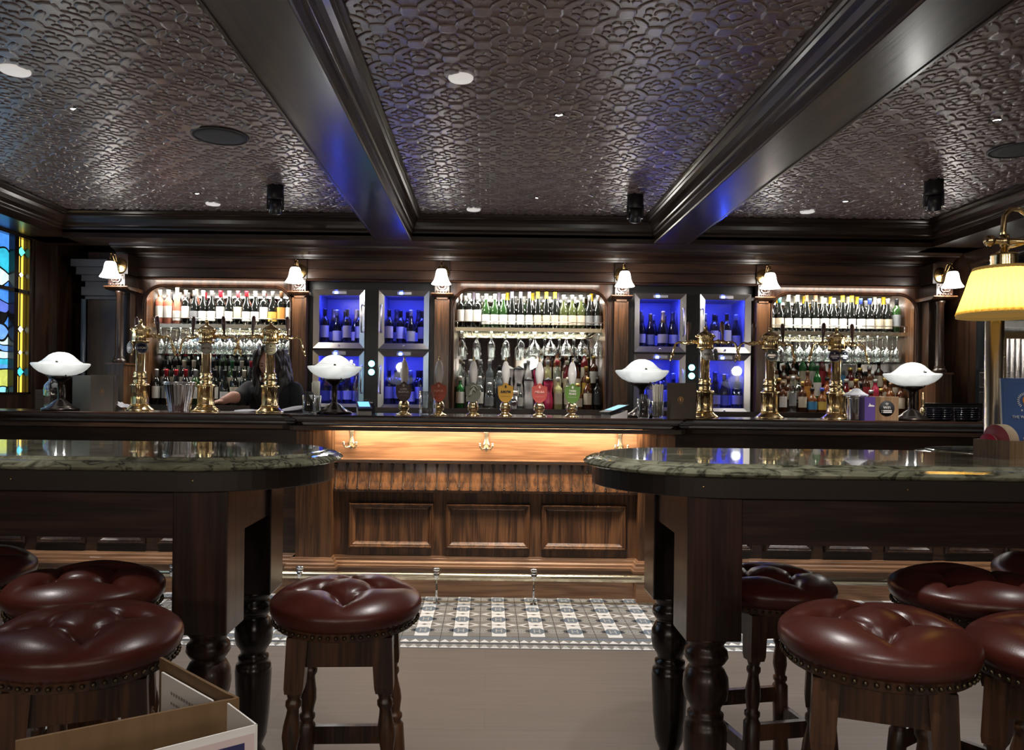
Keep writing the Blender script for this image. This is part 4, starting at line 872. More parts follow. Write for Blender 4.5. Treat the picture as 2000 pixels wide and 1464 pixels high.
def coaster(x, lab, mat, g=None, dy=0, r=0.048, tilt=8, z=0.057):
    t = thing('coaster', lab, 'coaster', at_box(x, 0.066 + dy, z), math.radians(13), g)
    t.rotation_euler = (0, math.radians(90 - tilt), math.radians(13))
    MB().lathe([(0, -0.0016), (r, -0.0016), (r, 0.0016), (0, 0.0016)], 40).build('card', CARD, t); MB().lathe([(0, -0.0019), (r * 0.99, -0.0018), (r * 0.99, -0.0016)], 40).build('print', mat, t)
coaster(0.022, 'round dusky pink coaster at the front of the coaster stack', PINK)
for i in range(7): coaster(0.027 + 0.0045 * i, 'cream-edged round coaster, %s behind the pink one in the wooden box' % ('first', 'second', 'third', 'fourth', 'fifth', 'sixth', 'seventh')[i], PINK, 'coasters in the wooden box')
coaster(0.015, 'small red and white speckled coaster at the left of the wooden box', RED, dy=0.022, r=0.034, z=0.042)
NAVY = pm('navy blue card', (0.06, 0.125, 0.33), 0.5); FOIL = pm('white foil print', (0.75, 0.76, 0.80), 0.5); ORG = pm('orange print', (0.80, 0.28, 0.05), 0.5)
mn = thing('blue_menu', 'navy blue food menu standing in the wooden box', 'menu', at_box(0.088, 0.062, 0.008), math.radians(4))
mn.rotation_euler = (math.radians(-4), 0, math.radians(4))
MB().box(-0.038, 0.125, 0, 0.004, 0, 0.243).build('cover', NAVY, mn); MB().box(-0.040, -0.038, 0.0, 0.006, 0.0, 0.243).build('page_edge', PAPER, mn)
q = MB()
for r_ in ((-0.030, 0.117, 0.232, 0.2335), (-0.030, 0.117, 0.02, 0.0215), (-0.030, -0.0285, 0.02, 0.2335), (0.1155, 0.117, 0.02, 0.2335)): q.box(r_[0], r_[1], -0.0006, 0, r_[2], r_[3])
q.build('border_line', pm('blue line', (0.10, 0.18, 0.36), 0.5), mn)
def logo(parent, cx, cz, s, y, m1, m2):        # round seal: lettering ring round a lamp bulb shape
    lg = MB(); n_ = 20
    for i in range(n_):
        a_ = math.radians(-50 + 280 * i / (n_ - 1)); r0, r1 = s * 0.70, s
        dx, dz = math.cos(a_), math.sin(a_); px, pz = -dz * s * 0.055, dx * s * 0.055
        lg.add([(cx + dx * r0 + px, y, cz + dz * r0 + pz), (cx + dx * r0 - px, y, cz + dz * r0 - pz), (cx + dx * r1 - px, y, cz + dz * r1 - pz), (cx + dx * r1 + px, y, cz + dz * r1 + pz)], [(0, 1, 2, 3)])
    for k_ in (-1, 0, 1): lg.box(cx + k_ * s * 0.42 - s * 0.10, cx + k_ * s * 0.42 + s * 0.10, y, y + 0.0003, cz - s * 1.28, cz - s * 1.05)
    lg.build('seal_lettering', m1, parent, fix=False)
    l2 = MB(); l2.prism([(cx + s * 0.30 * math.cos(2 * PI * i / 20), cz + s * 0.08 + s * 0.46 * math.sin(2 * PI * i / 20)) for i in range(20)], 'Y', y - 0.0002, y + 0.0003); l2.box(cx - s * 0.18, cx + s * 0.18, y, y + 0.0003, cz - s * 0.62, cz - s * 0.42)
    l2.build('seal_emblem', m2, parent)
logo(mn, 0.040, 0.172, 0.026, -0.001, FOIL, ORG)
text('THE WILD', 0.0135, FOIL, mn, (0.026, -0.001, 0.120)); text('FOOD', 0.0105, FOIL, mn, (0.044, -0.001, 0.052)); text('MENU', 0.020, FOIL, mn, (0.040, -0.001, 0.030))

# ================================================================== FOREGROUND LOW TABLE WITH MENU FOLDER
lt = thing('cafe_table', 'small round table below the viewpoint, under the menu folder', 'table', (-0.50, 0.50, 0))
MB().lathe([(0, 0.685), (0.375, 0.685), (0.38, 0.695), (0.38, 0.712), (0.374, 0.72), (0, 0.72)], 48).build('tabletop', T_X, lt)
MB().lathe([(0.24, 0), (0.24, 0.02), (0.06, 0.05), (0.035, 0.10), (0.035, 0.62), (0.09, 0.685)], 32).build('pedestal', BLACKM, lt)
fo = thing('menu_folder', 'open tan leatherette menu folder in the lower left foreground', 'menu', (-0.232, 0.724, 0.722))
def panel(p0, p1, z1, th): # upright board between two points, local coords
    d = Vector((p1[0] - p0[0], p1[1] - p0[1])); n_ = Vector((-d.y, d.x)).normalized() * th
    return [(p0[0], p0[1]), (p1[0], p1[1]), (p1[0] + n_.x, p1[1] + n_.y), (p0[0] + n_.x, p0[1] + n_.y)]
TAN = wood('tan leatherette', (0.135, 0.078, 0.033), (0.165, 0.097, 0.043), 'Z', 0.55, 0.0, 1.0, 0.1)
A = Vector((-0.118, 0.108)); B_ = Vector((-0.152, -0.095)); O_ = Vector((0, 0)); zt = 0.238
# folded strip with rounded spine
pts = [(A.x, A.y)] + [(A.x * k_, A.y * k_) for k_ in (0.5, 0.12)] + [(-0.004, 0.0052), (0.0005, 0.0006), (-0.0035, -0.0036)] + [(B_.x * k_, B_.y * k_) for k_ in (0.08, 0.5, 1.0)]
s = MB(); s.sweep(pts, [(0, 0), (0, zt), (0.003, zt), (0.003, 0), (0, 0)]); s.build('cover', TAN, fo, fix=True)
pg = MB(); d = A.normalized(); n_ = Vector((d.y, -d.x)); e = [A * 0.98, A * 0.14]
if n_.dot(B_) < 0: n_ = -n_
pgp = [A * 0.90 + n_ * 0.006, A * 0.22 + n_ * 0.006, A * 0.22 + n_ * 0.008, A * 0.90 + n_ * 0.008]
pg.prism([(p.x, p.y) for p in pgp], 'Z', 0.003, 0.2275); pgo = pg.build('menu_page', PAPER, fo)
ang = math.atan2(-A.y, -A.x)
GREY = pm('grey print', (0.30, 0.28, 0.26), 0.7)
for i, (nw, z_, sz) in enumerate(((12, 0.210, 0.0075), (7, 0.200, 0.006), (5, 0.184, 0.006), (6, 0.175, 0.005), (4, 0.167, 0.005))):
    p = A * 0.60 + n_ * 0.0085
    # unreadable fine print in the photograph: thin grey dashes stand for the lines
    ln = MB()
    for k_ in range(nw): q0 = A * (0.76 - 0.035 * k_) + n_ * 0.0083; q1 = A * (0.735 - 0.035 * k_) + n_ * 0.0083; ln.add([(q0.x, q0.y, z_), (q1.x, q1.y, z_), (q1.x, q1.y, z_ + sz * 0.45), (q0.x, q0.y, z_ + sz * 0.45)], [(0, 1, 2, 3)])
    ln.build('printed_line', GREY if i < 2 else INK, pgo, fix=False)
tc_ = thing('tent_card', 'white tent card with dark blue border beside the tan menu folder', 'sign', (-0.195, 0.66, 0.722))
C1, C2 = Vector((-0.135, -0.100)), Vector((-0.040, 0.045))
s = MB(); s.prism(panel((0, 0), tuple(C1), 0, -0.0015), 'Z', 0, 0.241); s.prism(panel((0, 0), tuple(C2), 0, 0.0015), 'Z', 0, 0.241); s.build('card', PAPER, tc_)
def on_card(a0, a1, z0, z1, off, mat, nm):
    nn = Vector((-C1.y, C1.x)).normalized(); nn = nn if nn.y < 0 else -nn
    p0, p1 = C1 * a0 + nn * off, C1 * a1 + nn * off
    m_ = MB(); m_.add([(p0.x, p0.y, z0), (p1.x, p1.y, z0), (p1.x, p1.y, z1), (p0.x, p0.y, z1)], [(0, 1, 2, 3)]); m_.build(nm, mat, tc_, fix=False)
on_card(0.02, 0.98, 0.004, 0.235, 0.0018, pm('pale pink print', (0.62, 0.50, 0.48), 0.5), 'print')
on_card(0.07, 0.93, 0.010, 0.229, 0.0021, pm('dark blue print', (0.03, 0.03, 0.10), 0.5), 'blue_border')
on_card(0.13, 0.87, 0.018, 0.220, 0.0024, bpy.data.materials['pale pink print'], 'inner_print')

# ================================================================== ON THE COUNTER
def X(u, Y, v=790): return M(u, v, Y).x
def ell(n=28): return n
# ---- tall brass beer fonts
CREAM = pm('cream badge', (0.62, 0.58, 0.46), 0.35); NAVB = pm('navy badge', (0.012, 0.016, 0.05), 0.3); WHB = pm('white badge', (0.70, 0.66, 0.60), 0.35); GRB = pm('grey badge', (0.13, 0.14, 0.14), 0.35)
LIL = pm('lilac badge', (0.33, 0.33, 0.55), 0.35); PUR = pm('dark purple badge', (0.05, 0.03, 0.09), 0.3); SILV = pm('silver ring', (0.5, 0.5, 0.5), 0.25, 1); YELB = pm('pale yellow badge', (0.66, 0.60, 0.36), 0.35); TAPW = pm('brown tap handle', (0.085, 0.035, 0.025), 0.35, coat=0.3)
def font(u, Y, lab, rz, badges, arms):
    t = thing('beer_font', lab, 'beer tap', (X(u, Y), Y, HC), rz)
    MB().lathe([(0.0, 0), (0.088, 0), (0.088, 0.006), (0.082, 0.012), (0.070, 0.020), (0.060, 0.030), (0.056, 0.034)], 36).build('base', BRASS, t)
    MB().lathe([(0.052, 0.034), (0.056, 0.04), (0.050, 0.05), (0.050, 0.15), (0.056, 0.155), (0.058, 0.165), (0.046, 0.172)], 48, flute=16, fl=0.035).build('fluted_pedestal', BRASS, t)
    MB().lathe([(0.044, 0.170), (0.036, 0.178), (0.042, 0.188), (0.030, 0.198), (0.040, 0.205), (0.043, 0.215), (0.034, 0.225), (0.040, 0.235), (0.036, 0.245), (0.028, 0.25), (0.028, 0.44)], 32).build('shaft', BRASS, t)
    MB().lathe([(0.030, 0.425), (0.046, 0.43), (0.052, 0.44), (0.048, 0.446), (0.048, 0.495), (0.054, 0.50), (0.056, 0.508), (0.047, 0.515)], 48, flute=14, fl=0.05).build('head', BRASS, t)
    h = MB(); h.lathe([(0.056, 0.508), (0.050, 0.522), (0.034, 0.534), (0.018, 0.542), (0.010, 0.55), (0.012, 0.556), (0.006, 0.56)], 32); h.sph((0, 0, 0.568), 0.011, 12, 8)
    for k in range(8): a = 2 * PI * k / 8; h.sph((0.056 * math.cos(a), 0.056 * math.sin(a), 0.512), 0.009, 8, 6)
    h.build('dome', BRASS, t)
    for k, a in enumerate(arms):
        c, s = math.cos(a), math.sin(a)
        g = MB(); q = lambda r, z: (c * r, s * r, z)
        g.tube([q(0.045, 0.47), q(0.075, 0.478), q(0.10, 0.472), q(0.135, 0.468)], [0.012, 0.010, 0.012, 0.011], 12); g.sph(q(0.11, 0.472), 0.017, 12, 8); g.sph(q(0.08, 0.476), 0.015, 12, 8)
        g.build('tap_body', BRASS, t)
        g = MB(); g.tube([q(0.13, 0.468), q(0.165, 0.474), q(0.185, 0.462), q(0.195, 0.43), q(0.205, 0.395)], [0.008, 0.007, 0.007, 0.007, 0.0075], 10); g.tube([q(0.203, 0.402), q(0.212, 0.37)], [0.0105, 0.008], 10); g.tube([q(0.212, 0.37), q(0.217, 0.352)], 0.0055, 8); g.build('spout', BRASS, t)
        g = MB(); g.tube([q(0.108, 0.48), q(0.108, 0.51), q(0.106, 0.53), q(0.104, 0.56), q(0.102, 0.59), q(0.102, 0.602)], [0.006, 0.007, 0.010, 0.0135, 0.012, 0.006], 12); g.build('tap_handle', TAPW, t)
    for (a, r, mat, txt, tm, sz, side) in badges:
        c, s = math.cos(a), math.sin(a); br = MB(); br.lathe([(0, 0), (0.037, 0), (0.0385, 0.004), (0.036, 0.008), (0, 0.008)], 32); b = br.build('badge', SILV, t); b.location = (c * r, s * r, 0.395); b.rotation_euler = (PI / 2, 0, a + PI / 2)
        f = MB(); f.lathe([(0, 0.0085), (0.034, 0.0085), (0.034, 0.007)], 32); f.build('badge_face', mat, b)
        q = MB(); q.tube([(0.030 * math.cos(k * PI / 12), 0.030 * math.sin(k * PI / 12), 0.0087) for k in range(24)], 0.0008, 5, closed=True)
        if not txt:
            for yy, ww in ((0.004, 0.022), (-0.004, 0.024), (-0.014, 0.014)): q.box(-ww, ww, yy - 0.0018, yy + 0.0018, 0.0085, 0.0092)
            q.sph((0, 0.017, 0.0088), 0.005, 10, 6, sz=0.2)
        q.build('badge_print', tm, b)
        if txt:
            for i, tx in enumerate(txt.split('\n')): text(tx, sz, tm, b, (0, -0.006 * (2 * i - (len(txt.split('\n')) - 1)), 0.009), rot=(0, 0, 0), bold=0.0004)
F0 = -PI / 2
font(273, 4.86, 'brass beer font with navy and dark badges, leftmost on the bar', 0.0, [(F0 + 0.55, 0.055, NAVB, 'LUCAS', WHB, 0.018, 0), (F0 - 0.75, 0.062, GRB, '', WHB, 0.016, 0)], [0.05, PI - 0.9])
font(402, 4.84, 'brass beer font with a cream MITTEL badge beside the steel wine bucket', 0.0, [(F0 + 0.35, 0.05, CREAM, 'MITTEL', INK, 0.0165, 0)], [0.05, PI - 0.35])
font(527, 4.82, 'brass beer font with pale yellow and lilac badges in front of the bartender', 0.0, [(F0 + 0.30, 0.05, YELB, '', INK, 0.012, 0), (F0 - 1.15, 0.062, LIL, '', INK, 0.01, 0)], [0.05, PI + 0.25])
font(1376, 4.84, 'brass beer font with a round STER badge right of the menu card', 0.0, [(F0 - 0.05, 0.05, WHB, 'STER', INK, 0.019, 0), (F0 + 1.0, 0.062, GRB, '', INK, 0.016, 0)], [PI - 0.05, -0.55])
font(1503, 4.84, 'brass beer font with two grey oval badges, middle of the three right ones', 0.0, [(F0 - 0.2, 0.05, GRB, '', SILV, 0.01, 0), (F0 + 1.0, 0.062, GRB, '', SILV, 0.01, 0)], [PI - 0.05, 0.45])
font(1632, 4.84, 'brass beer font with dark purple and navy badges, rightmost on the bar', 0.0, [(F0 - 0.55, 0.055, PUR, '', SILV, 0.01, 0), (F0 + 0.45, 0.055, NAVB, '', SILV, 0.01, 0)], [PI + 0.35, 0.10])
# ---- hand pump clips
def shield(w_, h_, y): 
    p = [(0, h_), (w_ * 0.30, h_ * 0.93), (w_ * 0.42, h_ * 0.86), (w_, h_ * 0.82), (w_ * 0.98, h_ * 0.40), (w_ * 0.80, h_ * 0.20), (w_ * 0.45, h_ * 0.06), (0, 0)]
    return p + [(-a, b) for a, b in p[-2:0:-1]]
def pump(u, lab, mat, txt, tm, sz, grey=False, Y=4.62):
    t = thing('hand_pump', lab, 'hand pump', (X(u, Y), Y, HC))
    MB().lathe([(0, 0), (0.048, 0), (0.048, 0.004), (0.034, 0.012), (0.022, 0.020), (0.020, 0.026), (0.030, 0.034), (0.034, 0.048), (0.033, 0.060), (0.026, 0.078), (0.016, 0.088), (0.010, 0.096), (0.009, 0.19)], 40, flute=10, fl=0.05).build('brass_base', BRASS, t)
    MB().lathe([(0.013, 0.185), (0.018, 0.20), (0.0245, 0.235), (0.026, 0.26), (0.023, 0.29), (0.015, 0.318), (0.008, 0.33)], 28).build('porcelain_handle', CERAM, t)
    k = MB(); k.sph((0, 0, 0.340), 0.007, 10, 8); k.sph((0, 0, 0.352), 0.005, 10, 6); k.lathe([(0.009, 0.328), (0.006, 0.336), (0.004, 0.35)], 12); k.build('brass_finial', BRASS, t)
    s = MB(); s.prism([(x, 0.082 + z) for x, z in shield(0.044, 0.118, 0)], 'Y', -0.030, -0.024); b = s.build('pump_clip', mat, t)
    r = MB(); sh = [(x, 0.082 + z) for x, z in shield(0.044, 0.118, 0)]; r.tube([(x, -0.029, z) for x, z in sh], 0.0022, 6, closed=True); r.build('clip_rim', mat, b)
    if grey:
        for k in range(5):
            w2 = MB(); w2.tube([(0.030 * math.cos(a_ / 3 + k) * (0.4 + 0.12 * k), -0.032, 0.145 + 0.040 * math.sin(a_ / 2.6 + k * 1.7) * (0.3 + 0.15 * k)) for a_ in range(7)], 0.003, 6); w2.build('relief', pm('relief grey', (0.30, 0.30, 0.24), 0.4), b)
    for i, tx in enumerate(txt.split('\n') if txt else []):
        text(tx, sz, tm, b, (0, -0.0315, 0.147 - 0.017 * (i - (len(txt.split('\n')) - 1) / 2)), xs=0.95, bold=0.0005)
    if txt:
        m_ = MB(); m_.prism([(0.006 * math.cos(a_ * PI / 6), 0.178 + 0.009 * math.sin(a_ * PI / 6)) for a_ in range(12)], 'Y', -0.0315, -0.030); m_.build('crest', tm, b)
        m_ = MB(); m_.box(-0.026, 0.026, -0.0308, -0.030, 0.1195, 0.1205); m_.build('rule_line', tm, b)
GOLDP = pm('faded gold print', (0.45, 0.34, 0.22), 0.5)
pump(789, 'hand pump with a dark maroon LORD MARPLES clip, leftmost of the pumps', pm('maroon enamel', (0.050, 0.007, 0.005), 0.35), 'LORD\nMARPLES', WHB, 0.0165)
pump(857, 'hand pump with a rust orange JAIPUR clip beside the cut glass tumbler', pm('rust orange enamel', (0.33, 0.045, 0.012), 0.4), 'JAIPUR', pm('faded orange print', (0.62, 0.24, 0.14), 0.5), 0.020)
pump(924, 'hand pump with a cast grey relief clip without lettering', pm('cast grey enamel', (0.12, 0.12, 0.09), 0.4), '', INK, 0.01, grey=True)
pump(987, 'hand pump with a mustard yellow AM:PM clip', pm('mustard enamel', (0.38, 0.20, 0.022), 0.4), 'AM:PM', INK, 0.022)
pump(1053, 'hand pump with a coral red MELBA clip', pm('coral enamel', (0.42, 0.07, 0.055), 0.4), 'MELBA', pm('faded coral print', (0.75, 0.40, 0.34), 0.5), 0.020)
pump(1117, 'hand pump with a green TWIN PEAKS clip, rightmost of the pumps', pm('green enamel', (0.10, 0.20, 0.035), 0.4), 'TWIN\nPEAKS', WHB, 0.0165)
# ---- saucer lamps
AL, nt, b_ = new_mat('alabaster glass'); b_.inputs['Base Color'].default_value = (0.8, 0.8, 0.78, 1); b_.inputs['Roughness'].default_value = 0.3
tcn = N(nt, 'ShaderNodeTexCoord'); nz = N(nt, 'ShaderNodeTexNoise', i_Scale=7.0, i_Detail=4.0, i_Distortion=2.5); L(nt, tcn.outputs['Object'], nz.inputs['Vector'])
lw = N(nt, 'ShaderNodeLayerWeight', i_Blend=0.6); mr = N(nt, 'ShaderNodeMapRange'); mr.inputs['To Min'].default_value = 0.50; mr.inputs['To Max'].default_value = 0.13; L(nt, lw.outputs['Facing'], mr.inputs[0])
mr2 = N(nt, 'ShaderNodeMapRange'); mr2.inputs['From Min'].default_value = 0.3; mr2.inputs['From Max'].default_value = 0.7; mr2.inputs['To Min'].default_value = 0.82; mr2.inputs['To Max'].default_value = 1.12; L(nt, nz.outputs['Fac'], mr2.inputs[0])
mu = N(nt, 'ShaderNodeMath', operation='MULTIPLY'); L(nt, mr.outputs[0], mu.inputs[0]); L(nt, mr2.outputs[0], mu.inputs[1]); L(nt, mu.outputs[0], b_.inputs['Emission Strength']); b_.inputs['Emission Color'].default_value = (0.93, 0.96, 0.92, 1)
DBR = pm('dark bronze', (0.05, 0.038, 0.032), 0.22, 0.8)
def ufo(u, Y, lab, rz):
    t = thing('saucer_lamp', lab, 'lamp', (X(u, Y), Y, HC), rz)
    MB().lathe([(0, 0), (0.105, 0), (0.108, 0.008), (0.103, 0.016), (0.085, 0.020), (0.082, 0.026), (0.066, 0.032), (0.050, 0.048), (0.034, 0.060), (0.020, 0.068), (0.017, 0.074), (0.0165, 0.165), (0.020, 0.175), (0.034, 0.186), (0.060, 0.202), (0.062, 0.212), (0, 0.212)], 36).build('stand', DBR, t)
    s = MB(); s.lathe([(0.045, 0.213), (0.085, 0.220), (0.120, 0.236), (0.144, 0.256), (0.160, 0.276), (0.163, 0.284), (0.160, 0.289), (0.134, 0.290), (0.116, 0.293)], 48); s.build('lower_bowl', AL, t)
    s = MB(); s.lathe([(0.122, 0.292), (0.102, 0.304), (0.084, 0.321), (0.066, 0.338), (0.044, 0.350), (0.020, 0.356), (0.0, 0.357)], 48); s.build('upper_dome', AL, t)
    for k in range(3):
        a = 2 * PI * k / 3; c_ = MB(); c_.m = Matrix.Rotation(a, 4, 'Z'); c_.tube([(0.126, 0, 0.302), (0.134, 0, 0.296), (0.138, 0, 0.287), (0.142, 0, 0.296), (0.150, 0, 0.293)], 0.005, 8); c_.sph((0.138, 0, 0.291), 0.008, 8, 6); c_.build('clip', DBR, t)
        c_ = MB(); c_.m = Matrix.Rotation(a + 0.5, 4, 'Z'); c_.tube([(0.055, 0, 0.205), (0.075, 0, 0.208), (0.082, 0, 0.216)], 0.004, 8); c_.build('bracket', DBR, t)
    light('POINT', 'saucer_bulb', (t.location.x, Y, HC + 0.40), 1.6, (0.98, 0.97, 0.92), shadow_soft_size=0.05)
    light('POINT', 'saucer_bulb', (t.location.x, Y - 0.0, HC + 0.19), 0.5, (0.98, 0.97, 0.92), shadow_soft_size=0.03)
ufo(118, 4.69, 'alabaster saucer lamp by the stained glass window, leftmost on the bar', -PI / 2 + 0.35)
ufo(653, 4.66, 'alabaster saucer lamp in front of the left wine fridges', -PI / 2 + 0.2)
ufo(1253, 4.74, 'alabaster saucer lamp beside the white straws, left of the menu card', PI / 2 - 0.02 + PI / 3)
ufo(1781, 4.74, 'alabaster saucer lamp behind the WiFi block, rightmost on the bar', -PI / 2)
# ---- standing menus
MENU = pm('dark taupe card', (0.12, 0.098, 0.078), 0.45, bump=0.2, bscale=200); FOILG = pm('copper foil', (0.55, 0.30, 0.12), 0.3, 0.6)
def menu_card(x0, x1, Y, z1, lab, dy=0.02, wing=0):
    t = thing('standing_menu', lab, 'menu', (x0, Y, HC)); w_ = x1 - x0
    m_ = MB(); m_.box(0, w_, 0, 0.004, 0, z1); m_.box(w_ - 0.002, w_ + 0.002, 0.0, 0.05, 0, z1); m_.build('cover', MENU, t)
    m_ = MB(); m_.prism([(0, 0.004), (0.004, 0.0), (-(wing or 0.03) + 0.004, 0.105), (-(wing or 0.03), 0.109)], 'Z', 0, z1 - 0.003); m_.build('back_cover', MENU, t)
    return t
t = menu_card(X(176, 4.76), X(222, 4.76), 4.76, 0.222, 'taupe standing menu with a copper seal, at the left end of the bar', wing=0.17); logo(t, X(199, 4.76) - X(176, 4.76), 0.118, 0.016, -0.0006, FOILG, FOILG)
t = menu_card(X(1303, 4.58), X(1359, 4.58), 4.58, 0.212, 'dark brown standing menu with a copper seal, beside the straws', wing=-0.06); logo(t, X(1329, 4.58) - X(1303, 4.58), 0.113, 0.018, -0.0006, FOILG, FOILG)
# ---- bell jar, block tower, napkin on the left end
j = thing('glass_jar', 'clear glass jar standing behind the leftmost saucer lamp', 'jar', (X(106, 4.88), 4.88, HC))
MB().lathe([(0.0, 0.004), (0.050, 0.004), (0.060, 0.012), (0.063, 0.03), (0.064, 0.12), (0.058, 0.155), (0.040, 0.178), (0.032, 0.185), (0.034, 0.20)], 32).build('body', GLASS, j)
MB().lathe([(0.036, 0.198), (0.036, 0.215), (0.0, 0.218)], 24).build('lid', CHROME, j)
for i in range(4):
    tag(MB().bev(-0.03, 0.03, -0.03, 0.03, 0, 0.031, 0.002).build('wooden_block', pm('dull brown block', (0.11, 0.07, 0.045), 0.6) if i == 0 else bpy.data.materials['dull brown block'], loc=(X(83, 4.90), 4.90, HC + 0.0315 * i)),
        'dull brown wooden block, %s of the tower left of the glass jar' % ('lowest', 'second lowest', 'second highest', 'topmost')[i], 'block', 'block tower by the jar')
def cloth(name, lab, cat, x0, x1, y0, y1, hz, loc, n=14, seed=1, mat=CLOTH):
    rnd = random.Random(seed); ph = [rnd.uniform(0, 6) for _ in range(6)]; vs = []; m_ = n + 1
    for j_ in range(m_):
        for i in range(m_):
            a, b = i / n, j_ / n; z = hz(a, b) + 0.006 * math.sin(9 * a + ph[0] + 3 * b) + 0.005 * math.sin(13 * b + ph[1] - 4 * a)
            vs.append((x0 + (x1 - x0) * a + 0.01 * math.sin(7 * b + ph[2]), y0 + (y1 - y0) * b + 0.008 * math.sin(6 * a + ph[3]), max(0.003, z)))
    top = len(vs); vs += [(x, y, max(0.0, z - 0.004)) for x, y, z in vs]
    fs = [(j_ * m_ + i, j_ * m_ + i + 1, (j_ + 1) * m_ + i + 1, (j_ + 1) * m_ + i) for j_ in range(n) for i in range(n)]
    fs2 = [tuple(top + q for q in f[::-1]) for f in fs]
    ed = [(i, top + i, top + i + 1, i + 1) for i in range(n)] + [(n * m_ + i + 1, top + n * m_ + i + 1, top + n * m_ + i, n * m_ + i) for i in range(n)]
    ed += [((i + 1) * m_, top + (i + 1) * m_, top + i * m_, i * m_) for i in range(n)] + [(i * m_ + n, top + i * m_ + n, top + (i + 1) * m_ + n, (i + 1) * m_ + n) for i in range(n)]
    mb = MB(); mb.add(vs, fs + fs2 + ed, True)
    return tag(mb.build(name, mat, loc=loc), lab, cat)
cloth('napkin', 'crumpled white napkin beside the copper-sealed menu at the left', 'napkin', 0, 0.085, 0, 0.10, lambda a, b: 0.055 * (1 - a) * (0.6 + 0.4 * math.sin(3 * b)) + 0.004, (X(225, 4.80), 4.80, HC), seed=3)
cloth('bar_towel', 'long white bar towel lying on the counter in front of the bartender', 'towel', 0, 0.46, 0, 0.16, lambda a, b: 0.004 + 0.05 * max(0, a - 0.55) * 1.6 * (0.4 + 0.6 * b), (X(455, 4.93), 4.86, HC), seed=5, n=18)
# ---- steel buckets
def bucket(u, Y, lab, h=0.185, r0=0.062, r1=0.092, fl=0.03):
    t = thing('wine_bucket', lab, 'bucket', (X(u, Y), Y, HC))
    MB().lathe([(0, 0), (r0, 0), (r0 * 1.02, 0.004), (r1 * 0.97, h - 0.02), (r1, h - 0.012)], 72, flute=24, fl=fl).build('body', CHROME, t)
    MB().lathe([(r1 * 0.98, h - 0.016), (r1 * 1.05, h - 0.010), (r1 * 1.07, h - 0.003), (r1 * 1.02, h), (r1 * 0.96, h - 0.01), (r0, 0.01), (0, 0.01)], 48).build('rim', CHROME, t)
    return t
bucket(350, 4.72, 'ribbed steel wine bucket between the two left beer fonts')
bk = bucket(1672, 4.72, 'smooth steel wine bucket with a white cloth, right of the rightmost beer font', 0.15, 0.058, 0.066, 0.008)
s = MB(); s.lathe([(0.070, 0.148), (0.066, 0.158), (0.050, 0.166), (0.034, 0.178), (0.018, 0.192), (0.0, 0.196)], 28, flute=5, fl=0.08); tag(s.build('folded_cloth', CLOTH, loc=(bk.location.x, bk.location.y, HC)), 'white cloth heaped over the top of the smooth steel bucket', 'cloth')
# ---- straws and glasses
def tumbler(u, Y, lab, h=0.15, r=0.034, mat=GLASS, name='drinking_glass', cut=False, belly=0):
    pr = [(0, 0.004), (r * 0.80, 0.004), (r * 0.80, 0.0), (r * 0.86, 0.006), (r * (0.95 + belly), h * 0.25), (r * (0.92 + belly * 0.5), h * 0.5), (r, h), (r * 0.94, h), (r * 0.86, h * 0.5), (r * 0.84, 0.012), (0, 0.012)]
    return tag(MB().lathe(pr, 32, flute=8 if cut else 0, fl=0.05 if cut else 0).build(name, mat, loc=(X(u, Y), Y, HC)), lab, 'glass')
WST = pm('white straw paper', (0.70, 0.66, 0.56), 0.6)
def straws(u, Y, n, h, rad, mat, lab0, g, z0=0.014, r=0.0028, spread=1.25):
    for k in range(n):
        a = k * 2.4; q = rad * math.sqrt((k + 0.5) / n); x, y = q * math.cos(a), q * math.sin(a); hh = h * (0.97 + 0.03 * math.sin(k * 1.7))
        s = MB(); s.tube([(x, y, z0), (x * spread, y * spread, hh)], r, 6); tag(s.build('straw', mat, loc=(X(u, Y), Y, HC)), lab0, 'straw', g)
tumbler(603, 4.60, 'glass holding black straws, at the left of the left centre saucer lamp', 0.115, 0.038, belly=0.12)
straws(603, 4.60, 26, 0.135, 0.022, BLACK, 'black straw in the glass beside the left centre saucer lamp', 'black straws on the left')
tumbler(617, 4.74, 'clear glass of white straws behind the black straws on the left', 0.11, 0.034)
straws(617, 4.74, 20, 0.20, 0.022, WST, 'white paper straw behind the black straws on the left', 'white straws on the left')
tumbler(1257, 4.545, 'bellied glass with black straws in front of the right centre saucer lamp', 0.115, 0.038, belly=0.15)
straws(1257, 4.545, 26, 0.145, 0.022, BLACK, 'black straw in the bellied glass by the right centre saucer lamp', 'black straws on the right')
tumbler(1285, 4.535, 'glass full of white straws next to the dark brown menu', 0.10, 0.036)
straws(1285, 4.535, 34, 0.205, 0.024, WST, 'white paper straw in the glass next to the dark brown menu', 'white straws on the right', spread=1.4)
tumbler(835, 4.56, 'cut crystal tumbler between the maroon and orange pump clips', 0.145, 0.052, cut=True)
mg = thing('steel_tumbler', 'ribbed steel shaker standing on the back bar behind the mustard pump', 'shaker', (MX(1004, 6.43), 6.43, 1.12)); MB().lathe([(0, 0), (0.034, 0), (0.040, 0.105)], 48, flute=20, fl=0.03).build('body', CHROME, mg); MB().lathe([(0.041, 0.104), (0.042, 0.14), (0.036, 0.15), (0, 0.15)], 32).build('lid', STEEL, mg)
